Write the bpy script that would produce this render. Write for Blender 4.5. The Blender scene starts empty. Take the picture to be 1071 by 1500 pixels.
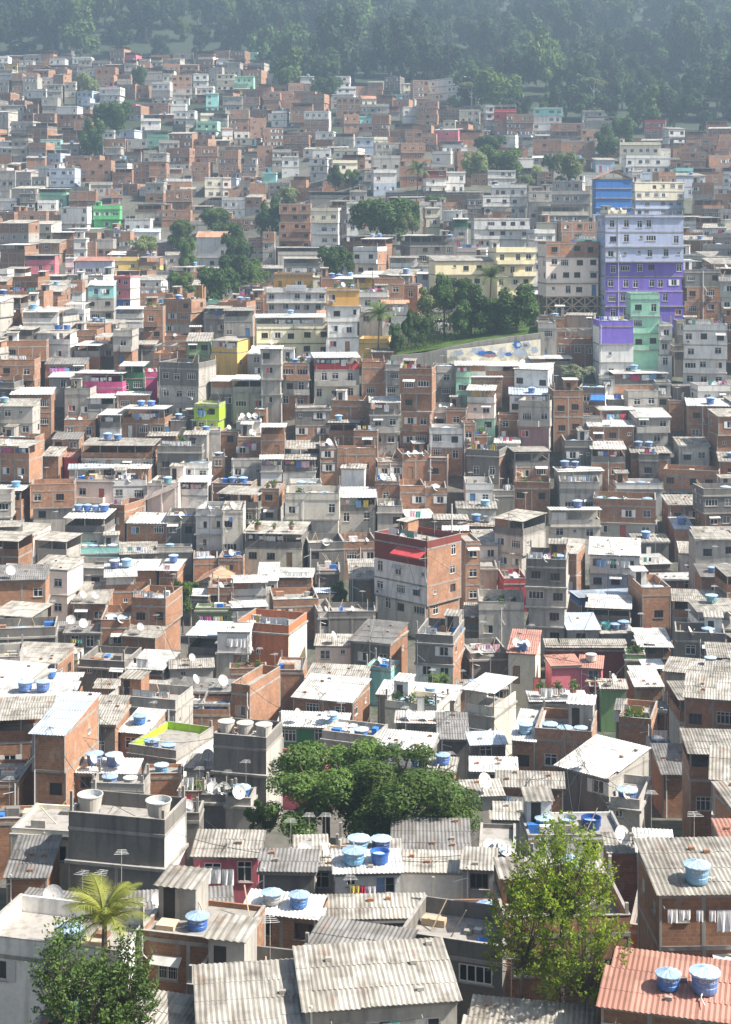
import bpy, math, random, re
from mathutils import Vector, Matrix
RD = random.Random(11)
C = bpy.context.scene.collection
F, CX, YH = 2300.0, 535.5, 330.0          # focal length, principal column and horizon row of the photograph
CAMZ = 75.0
PI = math.pi
def lerp(a, b, t): return a + (b - a) * t
def smooth(t):
    t = max(0.0, min(1.0, t)); return t * t * (3 - 2 * t)
# ---------------------------------------------------------------- terrain
def prof(tab, near, far):
    return near + [(F / s, -(y - YH) * 1.0 / s) for y, s in tab] + far
NEAR = [(-40, -3), (0, -7), (12, -24), (30, -38), (60, -44)]
TL = prof([(1500, 28), (1300, 22), (1200, 18.5), (1050, 13.5), (950, 11.8), (850, 10.3), (740, 9.4), (620, 8.6), (540, 8.1), (500, 7.4), (470, 6.3), (430, 5.5), (340, 4.7), (230, 4.0), (150, 3.5), (100, 3.1)], NEAR, [(800, 72), (860, 98), (920, 122), (1000, 152), (1060, 165), (1200, 140)])
TR = prof([(1500, 28), (1300, 22), (1200, 18.5), (1050, 13.5), (950, 11.8), (850, 10.3), (740, 9.4), (620, 8.7), (540, 8.3), (500, 8.0), (470, 7.8), (440, 7.4), (400, 6.4), (340, 5.4), (300, 4.9), (260, 4.6), (200, 3.9), (150, 3.4), (100, 3.0)], NEAR, [(830, 86), (880, 106), (930, 126), (1000, 152), (1060, 165), (1200, 140)])
def interp(tab, d):
    if d <= tab[0][0]: return tab[0][1]
    for (a, za), (b, zb) in zip(tab, tab[1:]):
        if d <= b: return lerp(za, zb, (d - a) / (b - a))
    return tab[-1][1]
def ground(x, y):
    px = CX + x / max(y, 60) * F
    w = smooth((px - 330) / 270)
    z = lerp(interp(TL, y), interp(TR, y), w)
    return z + CAMZ
def solve(px, py):
    y = 70.0
    k = (px - CX) / F
    while y < 1000:
        if CAMZ - (py - YH) * y / F <= ground(k * y, y): return y
        y += 1.0
    return 880.0
def at(px, py, d): return Vector(((px - CX) * d / F, d, CAMZ - (py - YH) * d / F))
def proj(p): return CX + p[0] / p[1] * F, YH - (p[2] - CAMZ) / p[1] * F
# ---------------------------------------------------------------- materials
MATS = {}
def nt(name):
    m = bpy.data.materials.new(name); m.use_nodes = True
    n = m.node_tree.nodes; l = m.node_tree.links
    return m, n, l, n['Principled BSDF']
def mixc(n, l, fac, a, b, mode='MIX'):
    x = n.new('ShaderNodeMix'); x.data_type = 'RGBA'; x.blend_type = mode
    if isinstance(fac, (int, float)): x.inputs[0].default_value = fac
    else: l.new(fac, x.inputs[0])
    for v, i in ((a, 6), (b, 7)):
        if isinstance(v, tuple): x.inputs[i].default_value = (*v[:3], 1)
        else: l.new(v, x.inputs[i])
    return x.outputs[2]
def ramp(n, l, src, p0, p1, v0=0.0, v1=1.0):
    r = n.new('ShaderNodeMapRange'); l.new(src, r.inputs[0])
    r.inputs[1].default_value = p0; r.inputs[2].default_value = p1; r.inputs[3].default_value = v0; r.inputs[4].default_value = v1
    return r.outputs[0]
def noise(n, l, vec, scale, detail=4, stretch=None):
    t = n.new('ShaderNodeTexNoise'); t.inputs['Scale'].default_value = scale; t.inputs['Detail'].default_value = detail
    if stretch:
        mp = n.new('ShaderNodeMapping'); mp.inputs['Scale'].default_value = stretch; l.new(vec, mp.inputs[0]); vec = mp.outputs[0]
    l.new(vec, t.inputs['Vector']); return t.outputs['Fac']
def coords(n, l):
    g = n.new('ShaderNodeNewGeometry'); return g.outputs['Position']
def hsv_var(n, l, col, amt=.12):
    o = n.new('ShaderNodeObjectInfo')
    v = ramp(n, l, o.outputs['Random'], 0, 1, 1 - amt, 1 + amt)
    h = n.new('ShaderNodeHueSaturation'); l.new(v, h.inputs['Value']); l.new(col, h.inputs['Color'])
    return h.outputs[0]
def plaster(name, col, dirt=.55, rough=.9, var=.1):
    m, n, l, b = nt(name); pos = coords(n, l)
    streak = ramp(n, l, noise(n, l, pos, 1.0, 5, (1.6, 1.6, .22)), .50, .72)
    blot = ramp(n, l, noise(n, l, pos, .45, 6), .5, .7)
    fine = noise(n, l, pos, 4.0, 5)
    dark = tuple(c * .33 + .012 for c in col)
    warm = tuple(c * .72 for c in col)
    c = mixc(n, l, ramp(n, l, fine, .35, .7, 0, .5), col, warm)
    mul = n.new('ShaderNodeMath'); mul.operation = 'MULTIPLY'; mul.inputs[1].default_value = dirt; l.new(streak, mul.inputs[0])
    c = mixc(n, l, mul.outputs[0], c, dark)
    mul2 = n.new('ShaderNodeMath'); mul2.operation = 'MULTIPLY'; mul2.inputs[1].default_value = dirt * .6; l.new(blot, mul2.inputs[0])
    c = mixc(n, l, mul2.outputs[0], c, tuple(x * .55 + .01 for x in col))
    l.new(hsv_var(n, l, c, var), b.inputs['Base Color']); b.inputs['Roughness'].default_value = rough
    b.inputs['Specular IOR Level'].default_value = .2
    return m
def brick_mat(name, c1, c2, mortar):
    m, n, l, b = nt(name); pos = coords(n, l)
    uv = n.new('ShaderNodeUVMap')
    t = n.new('ShaderNodeTexBrick'); l.new(uv.outputs[0], t.inputs['Vector'])
    t.inputs['Scale'].default_value = 1; t.inputs['Brick Width'].default_value = .3; t.inputs['Row Height'].default_value = .2
    t.inputs['Mortar Size'].default_value = .012; t.inputs['Bias'].default_value = -.1
    t.inputs['Color1'].default_value = (*c1, 1); t.inputs['Color2'].default_value = (*c2, 1); t.inputs['Mortar'].default_value = (*mortar, 1)
    big = ramp(n, l, noise(n, l, pos, .5, 6), .42, .7)
    c = mixc(n, l, ramp(n, l, noise(n, l, pos, 3, 5), .4, .75, 0, .55), t.outputs['Color'], tuple(x * .5 for x in c1))
    mul = n.new('ShaderNodeMath'); mul.operation = 'MULTIPLY'; mul.inputs[1].default_value = .45; l.new(big, mul.inputs[0])
    c = mixc(n, l, mul.outputs[0], c, (.13, .085, .065))
    sm = ramp(n, l, noise(n, l, pos, 1.7, 4, (1, 1, .5)), .6, .68, 0, .55)
    c = mixc(n, l, sm, c, (.38, .32, .27))
    l.new(hsv_var(n, l, c, .22), b.inputs['Base Color']); b.inputs['Roughness'].default_value = .92
    b.inputs['Specular IOR Level'].default_value = .15
    bp = n.new('ShaderNodeBump'); bp.inputs['Strength'].default_value = .5; bp.inputs['Distance'].default_value = .02
    l.new(t.outputs['Fac'], bp.inputs['Height']); bp.invert = True; l.new(bp.outputs[0], b.inputs['Normal'])
    return m
def sheet_mat(name, col, dirtcol, dirt=.5, rough=.55, metal=0.0):
    m, n, l, b = nt(name); pos = coords(n, l)
    uv = n.new('ShaderNodeUVMap')
    st = ramp(n, l, noise(n, l, uv.outputs[0], 1.0, 5, (3.0, .35, 1)), .45, .72, 0, dirt)
    bl = ramp(n, l, noise(n, l, pos, .9, 6), .45, .7, 0, dirt)
    c = mixc(n, l, st, col, dirtcol); c = mixc(n, l, bl, c, tuple(x * .8 for x in dirtcol))
    c = mixc(n, l, ramp(n, l, noise(n, l, uv.outputs[0], .8, 6, (1.3, .5, 1)), .60, .70, 0, .55 * dirt), c, (.24, .115, .055))   # rust and moss
    # the separate sheets of a roof weather differently
    ch = n.new('ShaderNodeTexBrick'); l.new(uv.outputs[0], ch.inputs['Vector']); ch.inputs['Scale'].default_value = 1
    ch.inputs['Brick Width'].default_value = 1.05; ch.inputs['Row Height'].default_value = 2.1; ch.inputs['Mortar Size'].default_value = .0
    ch.inputs['Color1'].default_value = (1, 1, 1, 1); ch.inputs['Color2'].default_value = (.6, .58, .55, 1); ch.offset = 0
    c = mixc(n, l, .8, c, ch.outputs['Color'], 'MULTIPLY')
    l.new(hsv_var(n, l, c, .15), b.inputs['Base Color']); b.inputs['Roughness'].default_value = rough; b.inputs['Metallic'].default_value = metal
    return m
def flat_mat(name, col, rough=.6, var=0.0, spec=.4, ns=6, na=.25):
    m, n, l, b = nt(name); pos = coords(n, l)
    c = mixc(n, l, ramp(n, l, noise(n, l, pos, ns, 4), .4, .7, 0, na), col, tuple(x * .5 for x in col))
    if var: c = hsv_var(n, l, c, var)
    l.new(c, b.inputs['Base Color']); b.inputs['Roughness'].default_value = rough; b.inputs['Specular IOR Level'].default_value = spec
    return m
def objcol_mat(name, rough=.8, na=.3):
    m, n, l, b = nt(name); pos = coords(n, l); o = n.new('ShaderNodeObjectInfo')
    c = mixc(n, l, ramp(n, l, noise(n, l, pos, 5, 4), .4, .7, 0, na), o.outputs['Color'], mixc(n, l, .5, o.outputs['Color'], (0, 0, 0)))
    l.new(c, b.inputs['Base Color']); b.inputs['Roughness'].default_value = rough
    return m
def leaf_mat(name, c1, c2, trans=.3, gloss=.6):
    m, n, l, b = nt(name); pos = coords(n, l); o = n.new('ShaderNodeObjectInfo')
    uv = n.new('ShaderNodeUVMap')
    f = ramp(n, l, noise(n, l, uv.outputs[0], 37.0, 2), .3, .7)
    c = mixc(n, l, f, c1, c2)
    c = mixc(n, l, ramp(n, l, noise(n, l, pos, .5, 3), .4, .65, 0, .6), c, tuple(x * .55 for x in c1))
    c = hsv_var(n, l, c, .25)
    l.new(c, b.inputs['Base Color']); b.inputs['Roughness'].default_value = gloss; b.inputs['Specular IOR Level'].default_value = .12
    tr = n.new('ShaderNodeBsdfTranslucent'); l.new(c, tr.inputs['Color'])
    mx = n.new('ShaderNodeMixShader'); mx.inputs[0].default_value = trans
    l.new(b.outputs[0], mx.inputs[1]); l.new(tr.outputs[0], mx.inputs[2]); l.new(mx.outputs[0], n['Material Output'].inputs[0])
    return m
COL = dict(s=(.60, .555, .47), g=(.43, .40, .355), k=(.20, .185, .165), w=(.74, .72, .68), c=(.84, .76, .58), y=(.74, .50, .15), Y=(.90, .79, .50), o=(.66, .37, .11),
           p=(.72, .20, .24), m=(.62, .10, .26), r=(.52, .07, .07), e=(.36, .66, .48), E=(.13, .56, .20), a=(.32, .66, .60), l=(.42, .66, .05), j=(.22, .37, .16),
           G=(.05, .20, .09), v=(.22, .15, .56), z=(.48, .54, .64), i=(.50, .55, .74), u=(.05, .19, .55), n=(.20, .05, .04), h=(.90, .74, .63), q=(.36, .21, .21), V=(.45, .34, .52), t=(.48, .17, .08))
CNAME = dict(b='bare brick', s='pale grey plastered', g='grey plastered', k='dark stained concrete', w='white', c='cream', y='yellow', Y='pale yellow', o='ochre', p='pink', m='hot pink', r='red', e='mint green', E='bright green',
             a='aqua', l='lime green', j='soft green', G='dark green', v='purple', z='pale blue', i='lavender blue', u='blue', n='maroon', h='peach', q='mauve', V='lilac', t='terracotta')
for k_, c_ in COL.items():
    MATS[k_] = plaster('plaster_' + CNAME[k_].replace(' ', '_'), c_, {'k': .75, 'g': .7, 'w': .5, 's': .65, 'v': .35, 'u': .3, 'l': .3, 'h': .25, 'Y': .25, 'y': .3, 'z': .4, 'i': .3}.get(k_, .35))
MATS['b'] = brick_mat('hollow_brick', (.43, .215, .115), (.33, .15, .08), (.34, .285, .24))
MATS['frame'] = plaster('concrete_frame', (.36, .335, .30), .7)
MATS['deck'] = plaster('roof_deck_concrete', (.33, .305, .275), .7)
MATS['tin_w'] = sheet_mat('white_metal_sheet', (.66, .66, .64), (.40, .37, .32), .65)
MATS['tin_g'] = sheet_mat('weathered_fibre_cement', (.40, .375, .33), (.17, .15, .125), .8, .85)
MATS['tin_k'] = sheet_mat('dark_fibre_cement', (.22, .21, .20), (.10, .09, .08), .6, .85)
MATS['tin_r'] = sheet_mat('reddish_sheet', (.42, .20, .15), (.30, .17, .13), .5, .8)
MATS['tin_b'] = sheet_mat('bluish_sheet', (.50, .58, .68), (.38, .40, .42), .4)
MATS['tile'] = sheet_mat('clay_tile', (.50, .27, .17), (.28, .15, .10), .5, .85)
MATS['post'] = flat_mat('weathered_post', (.42, .38, .33), .8, .3)
MATS['wood'] = flat_mat('raw_timber', (.56, .42, .28), .85, .2)
MATS['alu'] = flat_mat('white_window_frame', (.64, .63, .60), .5, .2)
MATS['dkframe'] = flat_mat('dark_window_frame', (.10, .08, .07), .6, .2)
MATS['pane'] = flat_mat('dark_window_glass', (.025, .028, .033), .12, 0, .5, 2, .6)
MATS['curtain'] = objcol_mat('curtain_cloth')
MATS['cloth'] = objcol_mat('laundry_cloth')
MATS['paint'] = objcol_mat('painted_surface', .5, .2)
MATS['hollow'] = flat_mat('unlit_room', (.045, .04, .036), .95)  # near-black colour stands in for the shade inside openings
MATS['tank'] = objcol_mat('water_tank_plastic', .42, .2)
MATS['lid'] = flat_mat('water_tank_lid', (.36, .50, .66), .45, .25)
MATS['dish'] = flat_mat('dish_metal', (.55, .54, .52), .5, .2)
MATS['pvc'] = flat_mat('pvc_pipe', (.72, .70, .66), .5, .1)
MATS['black'] = flat_mat('black_cable', (.03, .03, .03), .6)
MATS['bark'] = flat_mat('tree_bark', (.16, .12, .09), .95, .2, .2, 3, .6)
MATS['leaf_d'] = leaf_mat('dark_leaves', (.05, .10, .028), (.10, .17, .045))
MATS['leaf_b'] = leaf_mat('glossy_dark_leaves', (.07, .13, .03), (.15, .23, .05), .3, .55)
MATS['leaf_k'] = leaf_mat('forest_leaves', (.022, .048, .02), (.045, .08, .026), .2)  # darker leaf copy, the backlit forest's shade put into the colour
MATS['leaf_m'] = leaf_mat('mid_green_leaves', (.075, .14, .03), (.15, .22, .055))
MATS['leaf_y'] = leaf_mat('yellow_green_leaves', (.14, .22, .03), (.25, .32, .06), .4)
MATS['leaf_p'] = leaf_mat('pale_leaves', (.20, .26, .09), (.30, .34, .15), .4)
MATS['leaf_f'] = leaf_mat('flowering_leaves', (.12, .17, .06), (.40, .40, .30), .3)
MATS['leaf_s'] = leaf_mat('shiny_leaves', (.16, .26, .02), (.38, .46, .06), .45, .3)
MATS['leaf_palm'] = leaf_mat('palm_leaves', (.09, .15, .04), (.17, .22, .07), .3)
MATS['leaf_gold'] = leaf_mat('golden_palm_leaves', (.25, .30, .05), (.40, .38, .10), .4)
# ---------------------------------------------------------------- mesh writer
class MB:
    def __init__(s): s.v = []; s.f = []; s.m = []; s.uv = []; s.names = []
    def mi(s, name):
        if name not in s.names: s.names.append(name)
        return s.names.index(name)
    def face(s, pts, mat, uvs=None):
        i = len(s.v); s.v.extend(tuple(p) for p in pts); s.f.append(tuple(range(i, i + len(pts)))); s.m.append(s.mi(mat))
        s.uv.extend(uvs if uvs else [(0, 0)] * len(pts))
    def box(s, x0, y0, z0, x1, y1, z1, mat, skip=''):
        P = lambda x, y, z: (x, y, z)
        if 'f' not in skip: s.face([P(x0, y0, z0), P(x1, y0, z0), P(x1, y0, z1), P(x0, y0, z1)], mat, [(x0, z0), (x1, z0), (x1, z1), (x0, z1)])
        if 'k' not in skip: s.face([P(x1, y1, z0), P(x0, y1, z0), P(x0, y1, z1), P(x1, y1, z1)], mat, [(x1, z0), (x0, z0), (x0, z1), (x1, z1)])
        s.face([P(x0, y1, z0), P(x0, y0, z0), P(x0, y0, z1), P(x0, y1, z1)], mat, [(y1, z0), (y0, z0), (y0, z1), (y1, z1)])
        s.face([P(x1, y0, z0), P(x1, y1, z0), P(x1, y1, z1), P(x1, y0, z1)], mat, [(y0, z0), (y1, z0), (y1, z1), (y0, z1)])
        if 't' not in skip: s.face([P(x0, y0, z1), P(x1, y0, z1), P(x1, y1, z1), P(x0, y1, z1)], mat, [(x0, y0), (x1, y0), (x1, y1), (x0, y1)])
        if 'b' not in skip: s.face([P(x0, y1, z0), P(x1, y1, z0), P(x1, y0, z0), P(x0, y0, z0)], mat, [(x0, y1), (x1, y1), (x1, y0), (x0, y0)])
    def bar(s, a, b, r, mat, n=4, r2=None):
        a = Vector(a); b = Vector(b); d = (b - a)
        if d.length < 1e-6: return
        d.normalize(); u = d.orthogonal().normalized(); w = d.cross(u); r2 = r if r2 is None else r2
        A = [a + (u * math.cos(2 * PI * k / n) + w * math.sin(2 * PI * k / n)) * r for k in range(n)]
        B = [b + (u * math.cos(2 * PI * k / n) + w * math.sin(2 * PI * k / n)) * r2 for k in range(n)]
        for k in range(n): s.face([A[k], A[(k + 1) % n], B[(k + 1) % n], B[k]], mat)
        s.face(A[::-1], mat); s.face(B, mat)
    def lathe(s, prof_, mat, n=16, c=(0, 0, 0)):
        for (r0, z0), (r1, z1) in zip(prof_, prof_[1:]):
            for k in range(n):
                a, b = 2 * PI * k / n, 2 * PI * (k + 1) / n
                q = [(c[0] + r0 * math.cos(a), c[1] + r0 * math.sin(a), c[2] + z0), (c[0] + r0 * math.cos(b), c[1] + r0 * math.sin(b), c[2] + z0),
                     (c[0] + r1 * math.cos(b), c[1] + r1 * math.sin(b), c[2] + z1), (c[0] + r1 * math.cos(a), c[1] + r1 * math.sin(a), c[2] + z1)]
                if r0 < 1e-6: q = q[1:]
                elif r1 < 1e-6: q = q[:3]
                s.face(q, mat)
    def mesh(s, name, smooth_=False):
        me = bpy.data.meshes.new(name); me.from_pydata(s.v, [], s.f)
        for nm in s.names: me.materials.append(MATS[nm])
        me.polygons.foreach_set('material_index', s.m)
        u = me.uv_layers.new(name='UVMap'); u.data.foreach_set('uv', [c for p in s.uv for c in p])
        if smooth_: me.polygons.foreach_set('use_smooth', [True] * len(s.f))
        me.update(); return me
def add(name, me, parent=None, loc=(0, 0, 0), rot=(0, 0, 0), scale=None, color=None):
    o = bpy.data.objects.new(name, me); C.objects.link(o); o.location = loc; o.rotation_euler = rot
    if scale: o.scale = scale
    if parent: o.parent = parent
    if color: o.color = (*color, 1)
    return o
def tag(o, label=None, cat=None, group=None, kind=None):
    if label: o['label'] = label
    if cat: o['category'] = cat
    if group: o['group'] = group
    if kind: o['kind'] = kind
    return o
SUN_EL, SUN_AZ, SUN_S, SKY_S, EXPO, HAZE = 48, 101, 5.0, .085, 1.15, .00045
# ---------------------------------------------------------------- windows, doors and other repeated parts
WM = {}
def ring(mb, w, h, t, y0, y1, mat, z=0.0):
    mb.box(-w / 2, y0, z, -w / 2 + t, y1, z + h, mat); mb.box(w / 2 - t, y0, z, w / 2, y1, z + h, mat)
    mb.box(-w / 2 + t, y0, z, w / 2 - t, y1, z + t, mat); mb.box(-w / 2 + t, y0, z + h - t, w / 2 - t, y1, z + h, mat)
WDEF = {  # kind: width, height
    'slide': (1.5, 1.15), 'pair': (1.15, 1.1), 'small': (.6, .6), 'curtain': (1.25, 1.1), 'open': (1.1, 1.05), 'shut': (1.05, 1.1), 'grille': (1.2, 1.1), 'door': (.85, 2.1), 'tall': (1.0, 1.4), 'brown': (1.2, 1.0), 'wide': (1.9, 1.0)}
def win(kind):
    """(frame mesh, pane mesh, one mesh with both) of a window kind; it sits in a wall opening, outside towards -y"""
    if kind in WM: return WM[kind]
    w, h = WDEF[kind]; a = MB(); b = MB()
    fm = 'dkframe' if kind == 'brown' else 'alu'
    if kind == 'door':
        ring(a, w, h, .06, .03, .09, 'dkframe'); b.box(-w / 2 + .06, .05, .04, w / 2 - .06, .08, h - .06, 'paint'); b.box(w / 2 - .16, .02, 1.0, w / 2 - .12, .05, 1.1, 'alu')
    elif kind == 'open':
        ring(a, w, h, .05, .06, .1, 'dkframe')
        b.face([(-w / 2, .13, 0), (w / 2, .13, 0), (w / 2, .13, h), (-w / 2, .13, h)], 'hollow')  # flat dark face painted as the shade of the room behind
    else:
        ring(a, w, h, .075, .02, .09, fm)
        nm = {'slide': 3, 'pair': 1, 'small': 1, 'curtain': 1, 'shut': 1, 'grille': 1, 'tall': 1, 'brown': 2, 'wide': 3}[kind]
        for k in range(1, nm + 1):
            x = -w / 2 + w * k / (nm + 1); a.box(x - .035, .03, .075, x + .035, .085, h - .075, fm)
        if kind in ('slide', 'pair', 'tall'): a.box(-w / 2 + .075, .035, h * .68, w / 2 - .075, .08, h * .68 + .06, fm)
        if kind == 'grille':
            for k in range(1, 9): a.bar((-w / 2 + w * k / 9, -.03, 0), (-w / 2 + w * k / 9, -.03, h), .012, 'alu')
            for z in (.05, h / 2, h - .05): a.bar((-w / 2, -.03, z), (w / 2, -.03, z), .014, 'alu')
        b.face([(-w / 2 + .03, .1, .03), (w / 2 - .03, .1, .03), (w / 2 - .03, .1, h - .03), (-w / 2 + .03, .1, h - .03)], 'pane')
        if kind == 'curtain': b.face([(-w / 2 + .08, .096, .08), (-.04, .096, .08), (-.04, .096, h - .08), (-w / 2 + .08, .096, h - .08)], 'curtain')
        if kind == 'shut':
            a.box(-w / 2 - .5, -.07, 0, -w / 2 - .01, -.03, h, fm); a.box(w / 2 + .01, -.07, 0, w / 2 + .5, -.03, h, fm)
        a.box(-w / 2 - .08, -.07, -.06, w / 2 + .08, .03, -.003, 'frame')
    c = MB(); c.v = a.v + b.v; n = len(a.v); c.f = a.f + [tuple(i + n for i in f) for f in b.f]; c.uv = a.uv + b.uv; c.names = list(a.names)
    c.m = list(a.m) + [c.mi(b.names[k]) for k in b.m]
    WM[kind] = (a.mesh('window_frame_' + kind), b.mesh('window_pane_' + kind), c.mesh('window_' + kind))
    return WM[kind]
def sheet(mb, x0, x1, y0, y1, z0, z1, mat, pitch, amp, ridge_y=False):
    """corrugated sheet, waves running down the slope from y1 (back) to y0 (front)"""
    if pitch < .25 and abs(y1 - y0) > 2.2:      # courses of sheets, each lapping over the one below
        rows = math.ceil(abs(y1 - y0) / 1.8); r_ = random.Random(int((x0 + y1 + z1) * 1000))
        for k in range(rows):
            ta, tb = k / rows, (k + 1) / rows; lap = .12 / abs(y1 - y0) if k else 0
            cuts = sorted([x0, x1] + [r_.uniform(x0, x1) for _ in range(int((x1 - x0) / 3))])
            for ca, cb in zip(cuts, cuts[1:]):
                if cb - ca < .3: continue
                l2 = lap + r_.uniform(0, .04) * (1 if k else .5); lift = .022 + r_.uniform(0, .02)
                sheet(mb, ca, cb, lerp(y0, y1, ta - l2), lerp(y0, y1, tb), lerp(z0, z1, ta - l2) + lift, lerp(z0, z1, tb) + r_.uniform(0, .012), mat, .2501, amp * .9)
        return
    n = max(2, int((x1 - x0) / pitch * 4)); n = min(n, 220)
    prof_ = (0, amp, 0, -amp); t = .025
    for k in range(n):
        a = x0 + (x1 - x0) * k / n; b = x0 + (x1 - x0) * (k + 1) / n
        ha, hb = prof_[k % 4], prof_[(k + 1) % 4]
        uv = [(a, y0), (b, y0), (b, y1), (a, y1)]
        mb.face([(a, y0, z0 + ha), (b, y0, z0 + hb), (b, y1, z1 + hb), (a, y1, z1 + ha)], mat, uv)
        mb.face([(a, y1, z1 + ha - t), (b, y1, z1 + hb - t), (b, y0, z0 + hb - t), (a, y0, z0 + ha - t)], mat, uv[::-1])
        mb.face([(a, y0, z0 + ha - t), (b, y0, z0 + hb - t), (b, y0, z0 + hb), (a, y0, z0 + ha)], mat, uv)
    for x in (x0, x1):
        mb.face([(x, y0, z0 - t), (x, y1, z1 - t), (x, y1, z1), (x, y0, z0)], mat)
def wall_face(mb, o, ux, nv, W, z0, z1, mat, holes, depth=.14):
    """a wall rectangle from o along ux (length W) between z0 and z1, with openings (a0, a1, b0, b1) and their reveals"""
    o = Vector(o); ux = Vector(ux); nv = Vector(nv)
    A = sorted({0.0, W, *[h[0] for h in holes], *[h[1] for h in holes]}); B = sorted({z0, z1, *[h[2] for h in holes], *[h[3] for h in holes]})
    P = lambda a, z, q=0.0: o + ux * a - nv * q + Vector((0, 0, z))
    uo = o.x + o.y * 1.7
    for a0, a1 in zip(A, A[1:]):
        for b0, b1 in zip(B, B[1:]):
            ca, cb = (a0 + a1) / 2, (b0 + b1) / 2
            if any(h[0] < ca < h[1] and h[2] < cb < h[3] for h in holes): continue
            mb.face([P(a0, b0), P(a1, b0), P(a1, b1), P(a0, b1)], mat, [(uo + a0, b0), (uo + a1, b0), (uo + a1, b1), (uo + a0, b1)])
    for a0, a1, b0, b1 in holes:
        for q in (((a0, b0), (a1, b0)), ((a1, b0), (a1, b1)), ((a1, b1), (a0, b1)), ((a0, b1), (a0, b0))):
            (x0, y0), (x1, y1) = q
            mb.face([P(x0, y0, depth), P(x1, y1, depth), P(x1, y1), P(x0, y0)], mat, [(0, 0), (.3, 0), (.3, .1), (0, .1)])
def inner_(ex): return [e for e in ex if e[0] == 'I'] or 'O2' in ex
CURT = [(.75, .72, .66), (.6, .12, .1), (.2, .3, .5), (.7, .6, .4), (.45, .35, .3), (.8, .8, .8)]
DOORC = [(.3, .17, .09), (.55, .55, .52), (.08, .2, .4), (.45, .1, .08), (.7, .68, .62)]
SHEET = {'w': 'tin_w', 'g': 'tin_g', 'k': 'tin_k', 'r': 'tin_r', 'b': 'tin_b'}
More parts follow.
